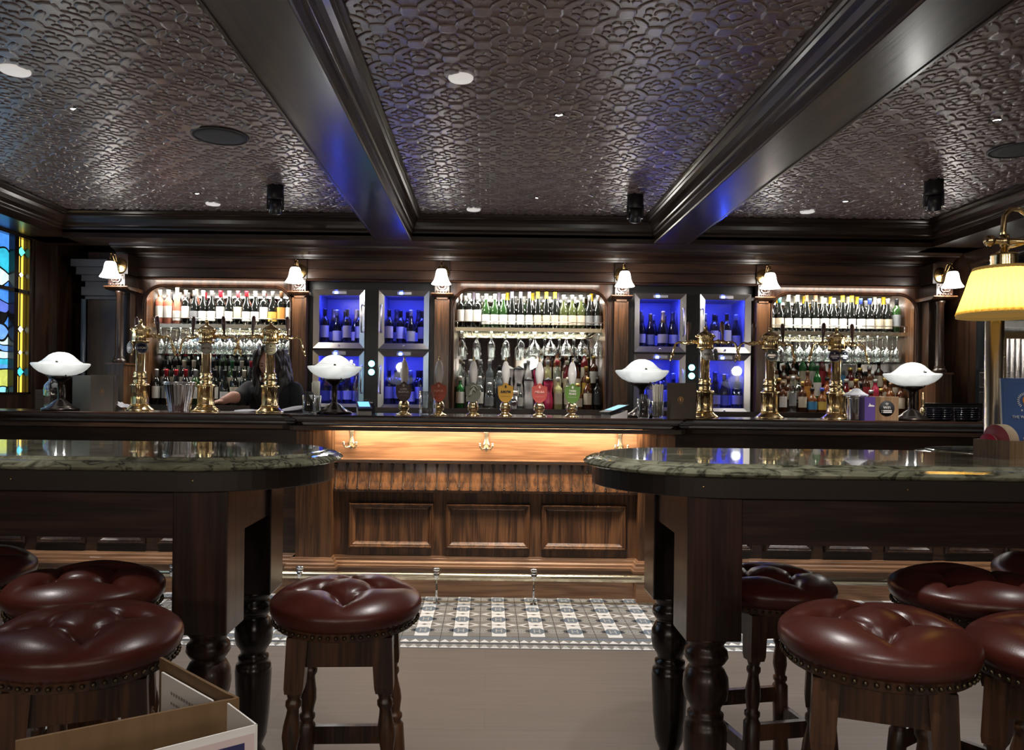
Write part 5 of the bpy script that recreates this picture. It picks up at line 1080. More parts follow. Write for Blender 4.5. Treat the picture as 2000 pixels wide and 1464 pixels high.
# ---- card terminals
SCR = led('lit blue screen', (0.15, 0.45, 0.8), 0.9)
def terminal(u, Y, lab, rz, s=1):
    t = thing('card_terminal', lab, 'card terminal', (X(u, Y), Y, HC), rz)
    b = MB(); b.prism([(-0.07, 0), (0.07, 0), (0.072, 0.045), (0.0, 0.028), (-0.07, 0.018)], 'X', -0.04, 0.04); b.build('cradle', WHITE, t)
    b = MB(); b.prism([(-0.085, 0.020), (0.085, 0.062), (0.083, 0.078), (-0.087, 0.036)], 'X', -0.042, 0.042); o = b.build('handset', BLACK, t)
    m_ = MB(); m_.add([(-0.034, -0.045, 0.0468), (0.034, -0.045, 0.0468), (0.034, 0.07, 0.0752), (-0.034, 0.07, 0.0752)], [(0, 1, 2, 3)]); m_.build('screen', SCR, o, fix=False)
terminal(711, 4.72, 'card terminal with lit screen right of the left centre saucer lamp', 0.25)
terminal(1200, 4.555, 'card terminal with lit screen left of the right centre saucer lamp', -0.9)
tg = thing('table_sign', 'small black sign in front of the left fridges', 'sign', (X(722, 4.95), 4.95, HC)); MB().box(-0.035, 0.035, 0, 0.006, 0, 0.09).build('plate', BLACK, tg); q = MB(); q.tube([(-0.033, -0.001, 0.003), (0.033, -0.001, 0.003), (0.033, -0.001, 0.088), (-0.033, -0.001, 0.088)], 0.001, 6, closed=True); q.build('border', SILV, tg)
MB().box(-0.020, 0.020, -0.0008, 0, 0.064, 0.071).build('faint_lettering', SILV, tg)
# ---- right end: purple box, wifi block, bells, bowls
pb_ = thing('purple_box', 'small purple carton left of the WiFi block', 'box', (X(1689, 4.60), 4.60, HC)); MB().box(0, 0.064, 0, 0.06, 0, 0.142).build('carton', pm('purple card', (0.085, 0.045, 0.20), 0.5), pb_)
q = MB(); q.prism([(0.020, 0.085), (0.058, 0.085), (0.056, 0.092), (0.034, 0.096), (0.030, 0.106), (0.026, 0.094)], 'Y', -0.0006, 0.0); q.build('white_print', WHB, pb_)
wf_ = thing('wifi_block', 'oak block with a round black WiFi disc on the right of the bar', 'sign', (X(1732, 4.60), 4.60, HC))
MB().bev(-0.072, 0.072, 0, 0.07, 0, 0.146, 0.003).build('block', BOX, wf_); d_ = MB(); d_.lathe([(0, 0), (0.046, 0), (0.046, 0.002), (0, 0.002)], 40); dd = d_.build('disc', BLACKM, wf_, (0, 0.0, 0.075)); dd.rotation_euler = (PI / 2, 0, 0)
text('WiFi', 0.023, WHB, dd, (0, 0.004, 0.0025), rot=(0, 0, 0))
q = MB()
for r in (0.006, 0.011, 0.016): q.tube([(r * math.cos(math.radians(a_)), 0.015 + r * math.sin(math.radians(a_)), 0.0028) for a_ in range(50, 131, 10)], 0.0012, 5)
for z_ in (-0.014, -0.024): q.box(-0.022, 0.030, z_ - 0.003, z_ + 0.003, 0.002, 0.0028); q.box(-0.032, -0.028, z_ - 0.002, z_ + 0.002, 0.002, 0.0028)
q.build('wifi_symbol', WHB, dd)
def bell(u, Y, s, lab):
    t = thing('hand_bell', lab, 'bell', (X(u, Y), Y, HC)); t.scale = (s, s, s)
    MB().lathe([(0.038, 0), (0.036, 0.010), (0.030, 0.025), (0.026, 0.05), (0.023, 0.075), (0.014, 0.088), (0.008, 0.092)], 28).build('bell', BRASS, t); MB().lathe([(0.006, 0.09), (0.010, 0.10), (0.007, 0.108), (0.011, 0.13), (0.012, 0.16), (0.008, 0.19), (0.009, 0.20), (0, 0.205)], 20).build('handle', BRASS, t)
bell(1803, 4.86, 0.86, 'brass hand bell right of the rightmost saucer lamp stem'); bell(1775, 4.98, 0.68, 'smaller brass hand bell left of the rightmost saucer lamp stem')
DISH = pm('black glazed dish', (0.010, 0.011, 0.018), 0.12, coat=0.5)
for i, u in enumerate((1822, 1848, 1877, 1902)):
    for k in range(6):
        z_ = 0.013 * k; pr_ = [(0, 0), (0.030, 0), (0.042, 0.012), (0.044, 0.017), (0.041, 0.017), (0.028, 0.004), (0, 0.004)]
        tag(MB().lathe(pr_, 28).build('black_dish', DISH, loc=(X(u, 4.72) + 0.0, 4.72 + 0.02 * (i % 2), HC + z_)),
            'black dish, %s in the %s stack at the right bar end' % (('lowest', 'second lowest', 'third lowest', 'fourth lowest', 'fifth lowest', 'topmost')[k], ('leftmost', 'second', 'third', 'rightmost')[i]), 'dish', 'stacked black dishes')
tr = thing('black_tray', 'long black tray standing on edge behind the black dishes', 'tray', (X(1864, 4.92), 4.92, HC)); MB().bev(-0.19, 0.18, 0, 0.012, 0, 0.105, 0.004).build('panel', BLACKM, tr); MB().tube([(-0.19, 0.0, 0.105), (0.18, 0.0, 0.105)], 0.004, 6).build('rim', BLACK, tr)
# notices on the right wall
for i, (y0, y1, z0, z1, lab) in enumerate(((5.50, 5.92, 1.33, 1.46, 'dark framed notice on the right wall, upper one behind the brass pole'), (5.55, 5.92, 1.06, 1.31, 'dark framed notice with small printed seals on the right wall, lower one'))):
    t = thing('wall_notice', lab, 'notice', (XR - 0.0285, (y0 + y1) / 2, z0)); w2 = (y1 - y0) / 2
    MB().box(-0.012, 0, -w2, w2, 0, z1 - z0).build('board', pm('smoked glass notice', (0.02, 0.018, 0.018), 0.2), t)
    q = MB(); q.tube([(-0.013, -w2 + .01, .01), (-0.013, w2 - .01, .01), (-0.013, w2 - .01, z1 - z0 - .01), (-0.013, -w2 + .01, z1 - z0 - .01)], 0.002, 5, closed=True)
    for k in range(5): q.box(-0.0135, -0.012, -w2 + 0.04, w2 - 0.05 - 0.03 * (k % 3), 0.03 + k * (z1 - z0 - 0.05) / 5, 0.034 + k * (z1 - z0 - 0.05) / 5)
    q.build('faint_print', pm('dim grey print', (0.11, 0.10, 0.095), 0.5), t)
for z0, z1 in ((1.02, 2.28),):
    q = MB(); q.box(XR - 0.028, XR - 0.016, 5.30, 5.98, z0, z1); tag(q.build('glazed_panel', pm('dark reflecting glass', (0.012, 0.014, 0.016), 0.12, coat=0.6)), 'dark glossy glazed panel on the right wall beside the notices', 'panel')

# ================================================================== BOTTLES AND STEMWARE
GB = {k: pm('bottle glass ' + k, c, r, coat=0.4) for k, c, r in (
    ('black', (0.006, 0.007, 0.006), 0.06), ('green', (0.016, 0.045, 0.012), 0.06), ('olive', (0.045, 0.055, 0.018), 0.07), ('rose', (0.52, 0.17, 0.11), 0.08), ('amber', (0.060, 0.016, 0.005), 0.06),
    ('whisky', (0.13, 0.042, 0.012), 0.06), ('pink', (0.55, 0.03, 0.10), 0.25), ('paleyellow', (0.50, 0.48, 0.22), 0.1), ('brightgreen', (0.01, 0.11, 0.02), 0.08), ('white', (0.62, 0.60, 0.60), 0.3), ('red', (0.13, 0.008, 0.012), 0.1), ('slate', (0.10, 0.12, 0.13), 0.1), ('orange', (0.35, 0.09, 0.03), 0.1), ('blue', (0.02, 0.05, 0.2), 0.1))}
GB['clear'] = thin_glass('clear bottle glass', (0.80, 0.88, 0.88), 0.7, 0.16)
LB = {k: pm('label ' + k, c, 0.55) for k, c in (('white', (0.62, 0.61, 0.57)), ('cream', (0.56, 0.50, 0.38)), ('yellow', (0.62, 0.42, 0.08)), ('grey', (0.20, 0.21, 0.22)), ('dark', (0.03, 0.03, 0.035)), ('red', (0.35, 0.02, 0.03)), ('blue', (0.05, 0.22, 0.42)), ('orange', (0.60, 0.27, 0.05)), ('green', (0.08, 0.25, 0.08)))}
CP = {k: pm('capsule ' + k, c, 0.4, mt) for k, c, mt in (('black', (0.012, 0.012, 0.014), 0), ('silver', (0.55, 0.55, 0.56), 0.6), ('cream', (0.62, 0.57, 0.45), 0), ('red', (0.45, 0.02, 0.035), 0), ('yellow', (0.75, 0.48, 0.02), 0), ('teal', (0.10, 0.35, 0.32), 0), ('blue', (0.04, 0.07, 0.35), 0), ('mauve', (0.16, 0.13, 0.18), 0), ('gold', (0.55, 0.38, 0.12), 0.8), ('brown', (0.16, 0.08, 0.04), 0), ('green', (0.03, 0.15, 0.06), 0), ('pink', (0.50, 0.10, 0.12), 0), ('white', (0.68, 0.67, 0.65), 0))}
PROF = {  # radius, z ; label z-range ; capsule z-range
    'claret': ([(0, 0.003), (0.032, 0), (0.0365, 0.005), (0.037, 0.185), (0.034, 0.205), (0.022, 0.222), (0.0155, 0.235), (0.0145, 0.285), (0.0165, 0.287), (0.0165, 0.298), (0.0, 0.300)], (0.055, 0.155), (0.238, 0.301)),
    'burgundy': ([(0, 0.003), (0.034, 0), (0.0385, 0.005), (0.039, 0.140), (0.036, 0.165), (0.028, 0.190), (0.019, 0.215), (0.0155, 0.24), (0.0145, 0.283), (0.0165, 0.285), (0.0165, 0.296), (0.0, 0.298)], (0.03, 0.115), (0.245, 0.299)),
    'flute': ([(0, 0.003), (0.030, 0), (0.0345, 0.005), (0.035, 0.130), (0.031, 0.175), (0.022, 0.225), (0.0155, 0.27), (0.0142, 0.315), (0.016, 0.317), (0.016, 0.328), (0.0, 0.330)], (0.03, 0.115), (0.262, 0.331)),
    'champagne': ([(0, 0.003), (0.038, 0), (0.043, 0.006), (0.0435, 0.125), (0.039, 0.165), (0.027, 0.205), (0.018, 0.245), (0.0155, 0.29), (0.018, 0.295), (0.018, 0.312), (0.0, 0.315)], (0.04, 0.115), (0.21, 0.316)),
    'spirit': ([(0, 0.003), (0.034, 0), (0.038, 0.005), (0.038, 0.17), (0.034, 0.188), (0.018, 0.205), (0.0145, 0.215), (0.0145, 0.262), (0.0165, 0.264), (0.0165, 0.285), (0, 0.287)], (0.045, 0.145), (0.245, 0.289)),
    'squat': ([(0, 0.003), (0.039, 0), (0.0435, 0.006), (0.044, 0.11), (0.040, 0.135), (0.022, 0.155), (0.0155, 0.165), (0.0155, 0.20), (0.019, 0.202), (0.019, 0.23), (0, 0.232)], (0.025, 0.10), (0.198, 0.234)),
    'tall': ([(0, 0.003), (0.030, 0), (0.034, 0.005), (0.034, 0.215), (0.029, 0.235), (0.017, 0.255), (0.0145, 0.27), (0.0145, 0.31), (0.0165, 0.312), (0.0165, 0.333), (0, 0.335)], (0.06, 0.18), (0.295, 0.337)),
    'round': ([(0, 0.003), (0.028, 0), (0.034, 0.012), (0.043, 0.045), (0.0445, 0.07), (0.040, 0.105), (0.030, 0.135), (0.018, 0.155), (0.016, 0.185), (0.021, 0.187), (0.021, 0.215), (0, 0.217)], (0.035, 0.095), (0.183, 0.219)),
    'waisted': ([(0, 0.003), (0.038, 0), (0.043, 0.006), (0.044, 0.06), (0.038, 0.11), (0.031, 0.145), (0.036, 0.185), (0.044, 0.225), (0.040, 0.245), (0.044, 0.25), (0.043, 0.262), (0.0, 0.285)], (0.02, 0.021), (0.250, 0.287)),
}
cacheP = {}
def bottle(kind, gl, lb, cp, loc, lab, group=None, rz=0, s=1.0, cat='bottle'):
    prof, lz, cz = PROF[kind]; key = (kind, gl, lb, cp)
    t = thing('wine_bottle' if kind in ('claret', 'burgundy', 'flute', 'champagne') else 'spirit_bottle', lab, cat, loc, rz, group)
    if s != 1: t.scale = (s, s, s)
    if key not in cacheP:
        b = MB().lathe(prof, 20).build('bottle', GB[gl])
        ob = [b]
        def rad(z):
            for (r0, z0), (r1, z1) in zip(prof, prof[1:]):
                if z0 <= z <= z1 and z1 > z0: return r0 + (r1 - r0) * (z - z0) / (z1 - z0)
            return prof[-2][0]
        if lz[1] - lz[0] > 0.01:
            a0, a1 = (-PI * 0.93, -PI * 0.07)
            zs = [lz[0] + (lz[1] - lz[0]) * k / 4 for k in range(5)]
            m_ = MB(); m_.lathe([(rad(z) + 0.0008, z) for z in zs], 12, a0=a0, a1=a1); ob.append(m_.build('label', LB[lb], fix=False))
        zs = [z for r, z in prof if cz[0] < z < cz[1]]; zs = [cz[0]] + zs
        m_ = MB(); m_.lathe([(rad(z) + 0.0009, z) for z in zs] + [(0.0, cz[1])], 16); ob.append(m_.build('capsule' if kind in ('claret', 'burgundy', 'flute', 'champagne') else 'stopper', CP[cp]))
        cacheP[key] = [o.data for o in ob]; nms = [o.name.split('.')[0] for o in ob]; cacheP[key + ('n',)] = nms
        for o in ob: bpy.data.objects.remove(o)
    for me, nm in zip(cacheP[key], cacheP[key + ('n',)]):
        o = bpy.data.objects.new(nm, me); COL.objects.link(o); o.parent = t
    return t
ORD = ['first', 'second', 'third', 'fourth', 'fifth', 'sixth', 'seventh', 'eighth', 'ninth', 'tenth', 'eleventh', 'twelfth', 'thirteenth', 'fourteenth', 'fifteenth', 'sixteenth', 'seventeenth', 'eighteenth', 'nineteenth', 'twentieth']
NAMEG = {'claret': 'straight', 'burgundy': 'sloping', 'flute': 'slender', 'champagne': 'champagne', 'spirit': 'round', 'squat': 'squat', 'tall': 'tall', 'round': 'bulbous', 'waisted': 'waisted'}
def lab_(kind, gl, lb, cp, i, where): return '%s %s bottle, %s label, %s top, %s from left, %s' % ({'paleyellow': 'yellowish', 'brightgreen': 'emerald'}.get(gl, gl), NAMEG[kind], lb, cp, ORD[i], where)
SZ = 1.801
topL = [('claret', 'rose', 'white', 'cream'), ('claret', 'rose', 'white', 'white'), ('flute', 'rose', 'white', 'cream'), ('claret', 'black', 'white', 'silver'), ('burgundy', 'black', 'grey', 'silver'), ('burgundy', 'black', 'white', 'white'), ('burgundy', 'black', 'white', 'silver'), ('claret', 'black', 'white', 'red'),
        ('burgundy', 'black', 'white', 'white'), ('claret', 'black', 'cream', 'pink'), ('burgundy', 'black', 'white', 'red'), ('burgundy', 'black', 'white', 'white'), ('claret', 'black', 'white', 'silver'), ('burgundy', 'black', 'yellow', 'silver'), ('claret', 'black', 'orange', 'brown'), ('claret', 'black', 'white', 'silver')]
topC = [('claret', 'black', 'white', 'white')] * 3 + [('burgundy', 'green', 'white', 'white')] * 3 + [('flute', 'black', 'white', 'mauve')] * 3 + [('flute', 'black', 'cream', 'yellow')] * 3 + [('burgundy', 'olive', 'cream', 'silver')] * 3 + [('burgundy', 'black', 'grey', 'silver')] * 2
topR = [('burgundy', 'black', 'cream', 'teal')] * 2 + [('flute', 'black', 'white', 'cream')] * 2 + [('flute', 'black', 'white', 'brown')] * 2 + [('burgundy', 'black', 'white', 'cream')] * 2 + [('flute', 'black', 'white', 'yellow')] * 2 + [('burgundy', 'black', 'white', 'blue')] * 2 + [('burgundy', 'black', 'cream', 'silver')] * 2 + [('claret', 'green', 'grey', 'black')]
for nm, (a, b), lst in (('left', NICHES[0], topL), ('middle', NICHES[1], topC), ('right', NICHES[2], topR)):
    n_ = len(lst); pitch = (b - a - 0.085) / (n_ - 1) if n_ > 15 else 0.0765
    for i, spec in enumerate(lst):
        x = a + 0.043 + pitch * i
        bottle(*spec, (x, 6.515, SZ), lab_(*spec, i, '%s niche top shelf' % nm), 'bottles on the top shelf of the %s niche' % nm, random.uniform(-0.15, 0.15), 0.97)
    # a second row behind, seen between the front ones
    for i in range(n_ - 1):
        spec = lst[(i * 5 + 3) % n_]; x = a + 0.043 + pitch * (i + 0.5)
        bottle(*spec, (x, 6.66, SZ), lab_(*spec, i, '%s niche shelf back row' % nm), 'back row on the top shelf of the %s niche' % nm, random.uniform(-0.15, 0.15), 0.97)
# lower shelves: stepped tiers
def steps(a, b, nm, tiers):
    for k, (y0, y1, z) in enumerate(tiers):
        kb(MB().box(a + 0.002, b - 0.002, y0, y1, 1.095, z), 'bottle_step', pm('step shelf', (0.03, 0.014, 0.009), 0.35) if 'step shelf' not in bpy.data.materials else bpy.data.materials['step shelf'])
T3 = [(6.42, 6.51, 1.118), (6.51, 6.61, 1.20), (6.61, 6.72, 1.30)]
for (a, b), nm in zip(NICHES, ('left', 'middle', 'right')): steps(a, b, nm, T3)
rnd = random.Random(11)
kinds = [('claret', 'black', 'white', 'black'), ('claret', 'black', 'cream', 'red'), ('claret', 'black', 'white', 'silver'), ('burgundy', 'black', 'white', 'black'), ('claret', 'green', 'white', 'silver'), ('claret', 'black', 'grey', 'red'), ('claret', 'black', 'cream', 'black'), ('claret', 'green', 'cream', 'green'), ('burgundy', 'black', 'white', 'red'), ('claret', 'black', 'white', 'cream')]
a, b = NICHES[0]
for tier, (y, z, n_) in enumerate(((6.465, 1.119, 14), (6.56, 1.201, 13), (6.665, 1.301, 14))):
    for i in range(n_):
        spec = kinds[rnd.randrange(len(kinds))] if tier else kinds[(i * 3 + 2) % 10]
        x = a + 0.045 + 0.082 * i + (0.03 if tier == 1 else 0)
        bottle(*spec, (x, y, z), lab_(*spec, i, 'left niche %s step' % ('front', 'middle', 'back')[tier]), 'wine bottles on the %s step of the left niche' % ('front', 'middle', 'back')[tier], rnd.uniform(-0.3, 0.3))
a, b = NICHES[1]
front = [('spirit', 'brightgreen', 'white', 'white'), ('tall', 'clear', 'white', 'silver'), ('spirit', 'clear', 'white', 'silver'), ('squat', 'clear', 'grey', 'silver'), ('tall', 'slate', 'dark', 'silver'), ('spirit', 'black', 'white', 'black'), ('squat', 'clear', 'white', 'black'), ('waisted', 'white', 'blue', 'black'), ('spirit', 'white', 'red', 'white'), ('waisted', 'pink', 'red', 'black'), ('spirit', 'paleyellow', 'cream', 'white'), ('spirit', 'clear', 'cream', 'cream'), ('squat', 'whisky', 'cream', 'gold'), ('spirit', 'amber', 'cream', 'gold'), ('spirit', 'black', 'dark', 'black')]
mid = [('tall', 'clear', 'white', 'cream'), ('tall', 'clear', 'white', 'silver'), ('tall', 'clear', 'grey', 'silver'), ('tall', 'slate', 'grey', 'silver'), ('spirit', 'clear', 'white', 'black'), ('waisted', 'white', 'grey', 'white'), ('waisted', 'white', 'dark', 'black'), ('tall', 'white', 'white', 'silver'), ('waisted', 'pink', 'red', 'black'), ('tall', 'paleyellow', 'cream', 'silver'), ('tall', 'clear', 'cream', 'red'), ('tall', 'red', 'cream', 'cream'), ('tall', 'amber', 'cream', 'black'), ('spirit', 'whisky', 'yellow', 'gold')]
for lst, y, z, w_ in ((front, 6.465, 1.119, 'front'), (mid, 6.56, 1.201, 'middle')):
    for i, spec in enumerate(lst):
        bottle(*spec, (a + 0.05 + 0.0825 * i, y, z), lab_(*spec, i, 'middle niche %s step' % w_), 'spirits on the %s step of the middle niche' % w_, rnd.uniform(-0.3, 0.3), 0.95 if w_ == 'front' else 1.0)
for i in range(6):
    spec = [('tall', 'amber', 'cream', 'gold'), ('tall', 'whisky', 'cream', 'black'), ('spirit', 'amber', 'cream', 'brown'), ('tall', 'black', 'dark', 'black'), ('tall', 'red', 'cream', 'gold'), ('spirit', 'amber', 'white', 'gold')][i]
    bottle(*spec, (a + 0.80 + 0.08 * i, 6.665, 1.301), lab_(*spec, i, 'middle niche back step'), 'spirits on the back step of the middle niche')
a, b = NICHES[2]
R1 = [('squat', 'clear', 'white', 'black'), ('spirit', 'amber', 'white', 'brown'), ('tall', 'clear', 'grey', 'silver'), ('spirit', 'amber', 'cream', 'gold'), ('squat', 'whisky', 'blue', 'black'), ('squat', 'whisky', 'yellow', 'blue'), ('spirit', 'clear', 'white', 'silver'), ('spirit', 'green', 'white', 'black'), ('round', 'amber', 'cream', 'gold'), ('spirit', 'black', 'cream', 'black'), ('round', 'red', 'cream', 'silver'), ('squat', 'amber', 'cream', 'gold'), ('spirit', 'whisky', 'white', 'brown'), ('spirit', 'amber', 'cream', 'black')]
R2 = [('spirit', 'whisky', 'cream', 'brown'), ('round', 'amber', 'cream', 'gold'), ('squat', 'amber', 'cream', 'brown'), ('squat', 'clear', 'cream', 'brown'), ('spirit', 'whisky', 'orange', 'brown'), ('tall', 'brightgreen', 'white', 'green'), ('squat', 'orange', 'orange', 'black'), ('spirit', 'whisky', 'yellow', 'gold'), ('round', 'red', 'cream', 'silver'), ('round', 'whisky', 'cream', 'gold'), ('spirit', 'amber', 'red', 'black'), ('round', 'pink', 'red', 'silver'), ('squat', 'whisky', 'cream', 'gold'), ('spirit', 'amber', 'cream', 'brown')]
R3 = [('spirit', 'amber', 'dark', 'brown'), ('spirit', 'whisky', 'cream', 'gold'), ('squat', 'amber', 'cream', 'brown'), ('spirit', 'amber', 'cream', 'brown'), ('tall', 'brightgreen', 'cream', 'white'), ('tall', 'brightgreen', 'white', 'white'), ('tall', 'red', 'red', 'red'), ('spirit', 'orange', 'orange', 'cream'), ('spirit', 'slate', 'blue', 'white'), ('round', 'red', 'cream', 'gold'), ('round', 'amber', 'cream', 'gold'), ('squat', 'whisky', 'cream', 'silver'), ('spirit', 'amber', 'cream', 'black')]
for lst, y, z, w_ in ((R1, 6.465, 1.119, 'front'), (R2, 6.56, 1.201, 'middle'), (R3, 6.665, 1.301, 'back')):
    for i, spec in enumerate(lst):
        sc_k = 0.9 if w_ == 'front' else 0.95
        bottle(*spec, (a + 0.055 + 0.0825 * i, y, z), lab_(*spec, i, 'right niche %s step' % w_), 'spirits on the %s step of the right niche' % w_, rnd.uniform(-0.3, 0.3), sc_k)
# in the wine fridges
FS = [('claret', 'black', 'white', 'black'), ('champagne', 'black', 'cream', 'gold'), ('burgundy', 'black', 'white', 'silver'), ('champagne', 'black', 'white', 'black'), ('claret', 'black', 'cream', 'black'), ('burgundy', 'black', 'grey', 'gold')]
for fi, (x0, x1, z0, z1, fo_, side, ri, ci) in enumerate(FR):
    n_ = 4; wv = (x1 - x0 - 0.14) / (n_ - 1)
    for i in range(n_):
        spec = FS[(fi * 5 + i * 2 + (fi // 3)) % 6]; y = 6.50 + (0.05 if (i + fi) % 2 else 0.0)
        bottle(*spec, (x0 + 0.075 + wv * i * 0.97, y, z0 + 0.041), '%s bottle, %s label, front %s from left, %s bay %s %s fridge' % (NAMEG[spec[0]], spec[2], ORD[i], side, ('upper', 'lower')[ri], ('left', 'right')[ci]), 'bottles in the fridges', rnd.uniform(-0.3, 0.3), 1.0)
    for i in range(3):
        spec = FS[(fi + i * 3 + 1) % 6]
        bottle(*spec, (x0 + 0.12 + wv * i, 6.66, z0 + 0.041), '%s bottle, %s label, back %s from left, %s bay %s %s fridge' % (NAMEG[spec[0]], spec[2], ORD[i], side, ('upper', 'lower')[ri], ('left', 'right')[ci]), 'bottles in the fridges', rnd.uniform(-0.3, 0.3), 1.0)
# hanging stemware
STEMG = thin_glass('stemware glass', (0.90, 0.93, 0.92), 0.95, 0.16)
def stem_mesh(kind):
    if kind == 'wine': pr = [(0.036, 0), (0.036, -0.002), (0.010, -0.006), (0.0045, -0.014), (0.004, -0.095), (0.010, -0.104), (0.030, -0.122), (0.040, -0.150), (0.041, -0.170), (0.034, -0.215), (0.032, -0.215), (0.038, -0.170), (0.028, -0.125)]; fl = 0
    elif kind == 'flute': pr = [(0.033, 0), (0.033, -0.002), (0.012, -0.007), (0.009, -0.015), (0.008, -0.060), (0.012, -0.066), (0.028, -0.082), (0.031, -0.11), (0.029, -0.165), (0.027, -0.165), (0.028, -0.11)]; fl = 8
    else: pr = [(0.040, 0), (0.040, -0.003), (0.016, -0.008), (0.012, -0.02), (0.010, -0.055), (0.018, -0.070), (0.040, -0.090), (0.058, -0.125), (0.055, -0.15), (0.052, -0.15), (0.054, -0.125), (0.038, -0.094)]; fl = 10
    o = MB().lathe(pr, 40 if fl else 20, flute=fl, fl=0.05 if fl else 0).build(kind, STEMG); me = o.data; bpy.data.objects.remove(o); return me
SM = {k: stem_mesh(k) for k in ('wine', 'flute', 'coupe')}
def hang(kind, x, y, lab, g, nm):
    o = bpy.data.objects.new(nm, SM[kind]); COL.objects.link(o); o.location = (x, y, 1.781); o.scale = (1, 1, {'wine': 1.06, 'flute': 1.35, 'coupe': 1.38}[kind]); tag(o, lab, 'glass', g); return o
for side, (a, b) in (('left', NICHES[0]), ('right', NICHES[2])):
    for r_, y in enumerate((6.53, 6.62, 6.72)):
        n_ = 14
        for i in range(n_):
            x = a + 0.05 + (b - a - 0.10) * i / (n_ - 1) + (0.01 if r_ == 1 else 0)
            hang('wine', x, y, 'upside-down wine glass, %s from left in the %s rack row of the %s niche' % (ORD[i], ('front', 'middle', 'back')[r_], side), 'wine glasses hanging in the %s niche' % side, 'wine_glass')
a, b = NICHES[1]
for i in range(5): hang('flute', MX(902 + 29 * i, 6.52, 660), 6.52, 'upside-down cut crystal flute, %s from left in the middle niche' % ORD[i], 'crystal flutes hanging in the middle niche', 'crystal_glass')
for i in range(5): hang('coupe', MX(1044 + 31 * i, 6.52, 660), 6.52, 'upside-down ribbed crystal coupe, %s from left of the coupes in the middle niche' % ORD[i], 'crystal coupes hanging in the middle niche', 'crystal_coupe')
# framed pictures on the wall behind the viewpoint, seen in the mirror
for i, x in enumerate((-0.9, 0.9)):
    t = thing('picture_frame', 'framed pale picture reflected in the middle niche mirror, %s one' % ('left', 'right')[i], 'picture', (x, YF + 0.015, 1.45))
    q = MB(); q.box(-0.36, 0.36, 0, 0.02, 0, 0.03); q.box(-0.36, 0.36, 0, 0.02, 0.72, 0.75); q.box(-0.36, -0.33, 0, 0.02, 0.03, 0.72); q.box(0.33, 0.36, 0, 0.02, 0.03, 0.72); q.build('frame', AGED, t)
    MB().box(-0.33, 0.33, 0, 0.008, 0.03, 0.72).build('print', pm('pale grey print', (0.30, 0.29, 0.27), 0.4, var=0.5, vscale=3), t)

# ================================================================== BARTENDER
SKIN = pm('skin', (0.50, 0.25, 0.17), 0.5, var=0.08, vscale=40); HAIR = pm('dark brown hair', (0.010, 0.006, 0.0045), 0.5, bump=0.5, bscale=60); SHIRT = pm('black shirt', (0.010, 0.010, 0.012), 0.85, bump=0.3, bscale=30)
PX, PY_ = -1.53, 5.42
person = thing('person', 'bartender with long dark hair in a black shirt, looking down behind the left beer fonts', 'person', (PX, PY_, 0))
def skin_mesh(chains, sub=2):
    """chains: list of [(x,y,z,r), ...]; points equal in position are welded"""
    bm = bmesh.new(); lay = bm.verts.layers.skin.verify(); idx = {}
    for ch in chains:
        prev = None
        for x, y, z, r in ch:
            k = (round(x, 4), round(y, 4), round(z, 4))
            if k not in idx: v = bm.verts.new((x, y, z)); rr = r if isinstance(r, tuple) else (r, r); v[lay].radius = rr; idx[k] = v
            v = idx[k]
            if prev is not None and prev is not v and not bm.edges.get((prev, v)): bm.edges.new((prev, v))
            prev = v
    bm.verts.ensure_lookup_table(); bm.verts[0][lay].use_root = True
    me = bpy.data.meshes.new('tmp'); bm.to_mesh(me); bm.free(); o = bpy.data.objects.new('tmp', me); COL.objects.link(o)
    o.modifiers.new('s', 'SKIN').use_smooth_shade = True; m_ = o.modifiers.new('u', 'SUBSURF'); m_.levels = m_.render_levels = sub
    dg = bpy.context.evaluated_depsgraph_get(); out = bpy.data.meshes.new_from_object(o.evaluated_get(dg)); bpy.data.objects.remove(o); return out
def join(meshes, name, mat, parent, voxel=0.005):
    mb = MB()
    for me in meshes: mb.add([v.co[:] for v in me.vertices], [list(p.vertices) for p in me.polygons], True)
    o = mb.build(name, mat, parent, fix=False)
    r = o.modifiers.new('r', 'REMESH'); r.mode = 'VOXEL'; r.voxel_size = voxel; r.use_smooth_shade = True
    sm_ = o.modifiers.new('sm', 'SMOOTH'); sm_.iterations = 3; sm_.factor = 0.5
    me = bpy.data.meshes.new_from_object(o.evaluated_get(bpy.context.evaluated_depsgraph_get())); o.modifiers.clear(); o.data = me; me.materials.clear(); me.materials.append(mat)
    return o
HZ = 1.435          # head centre height
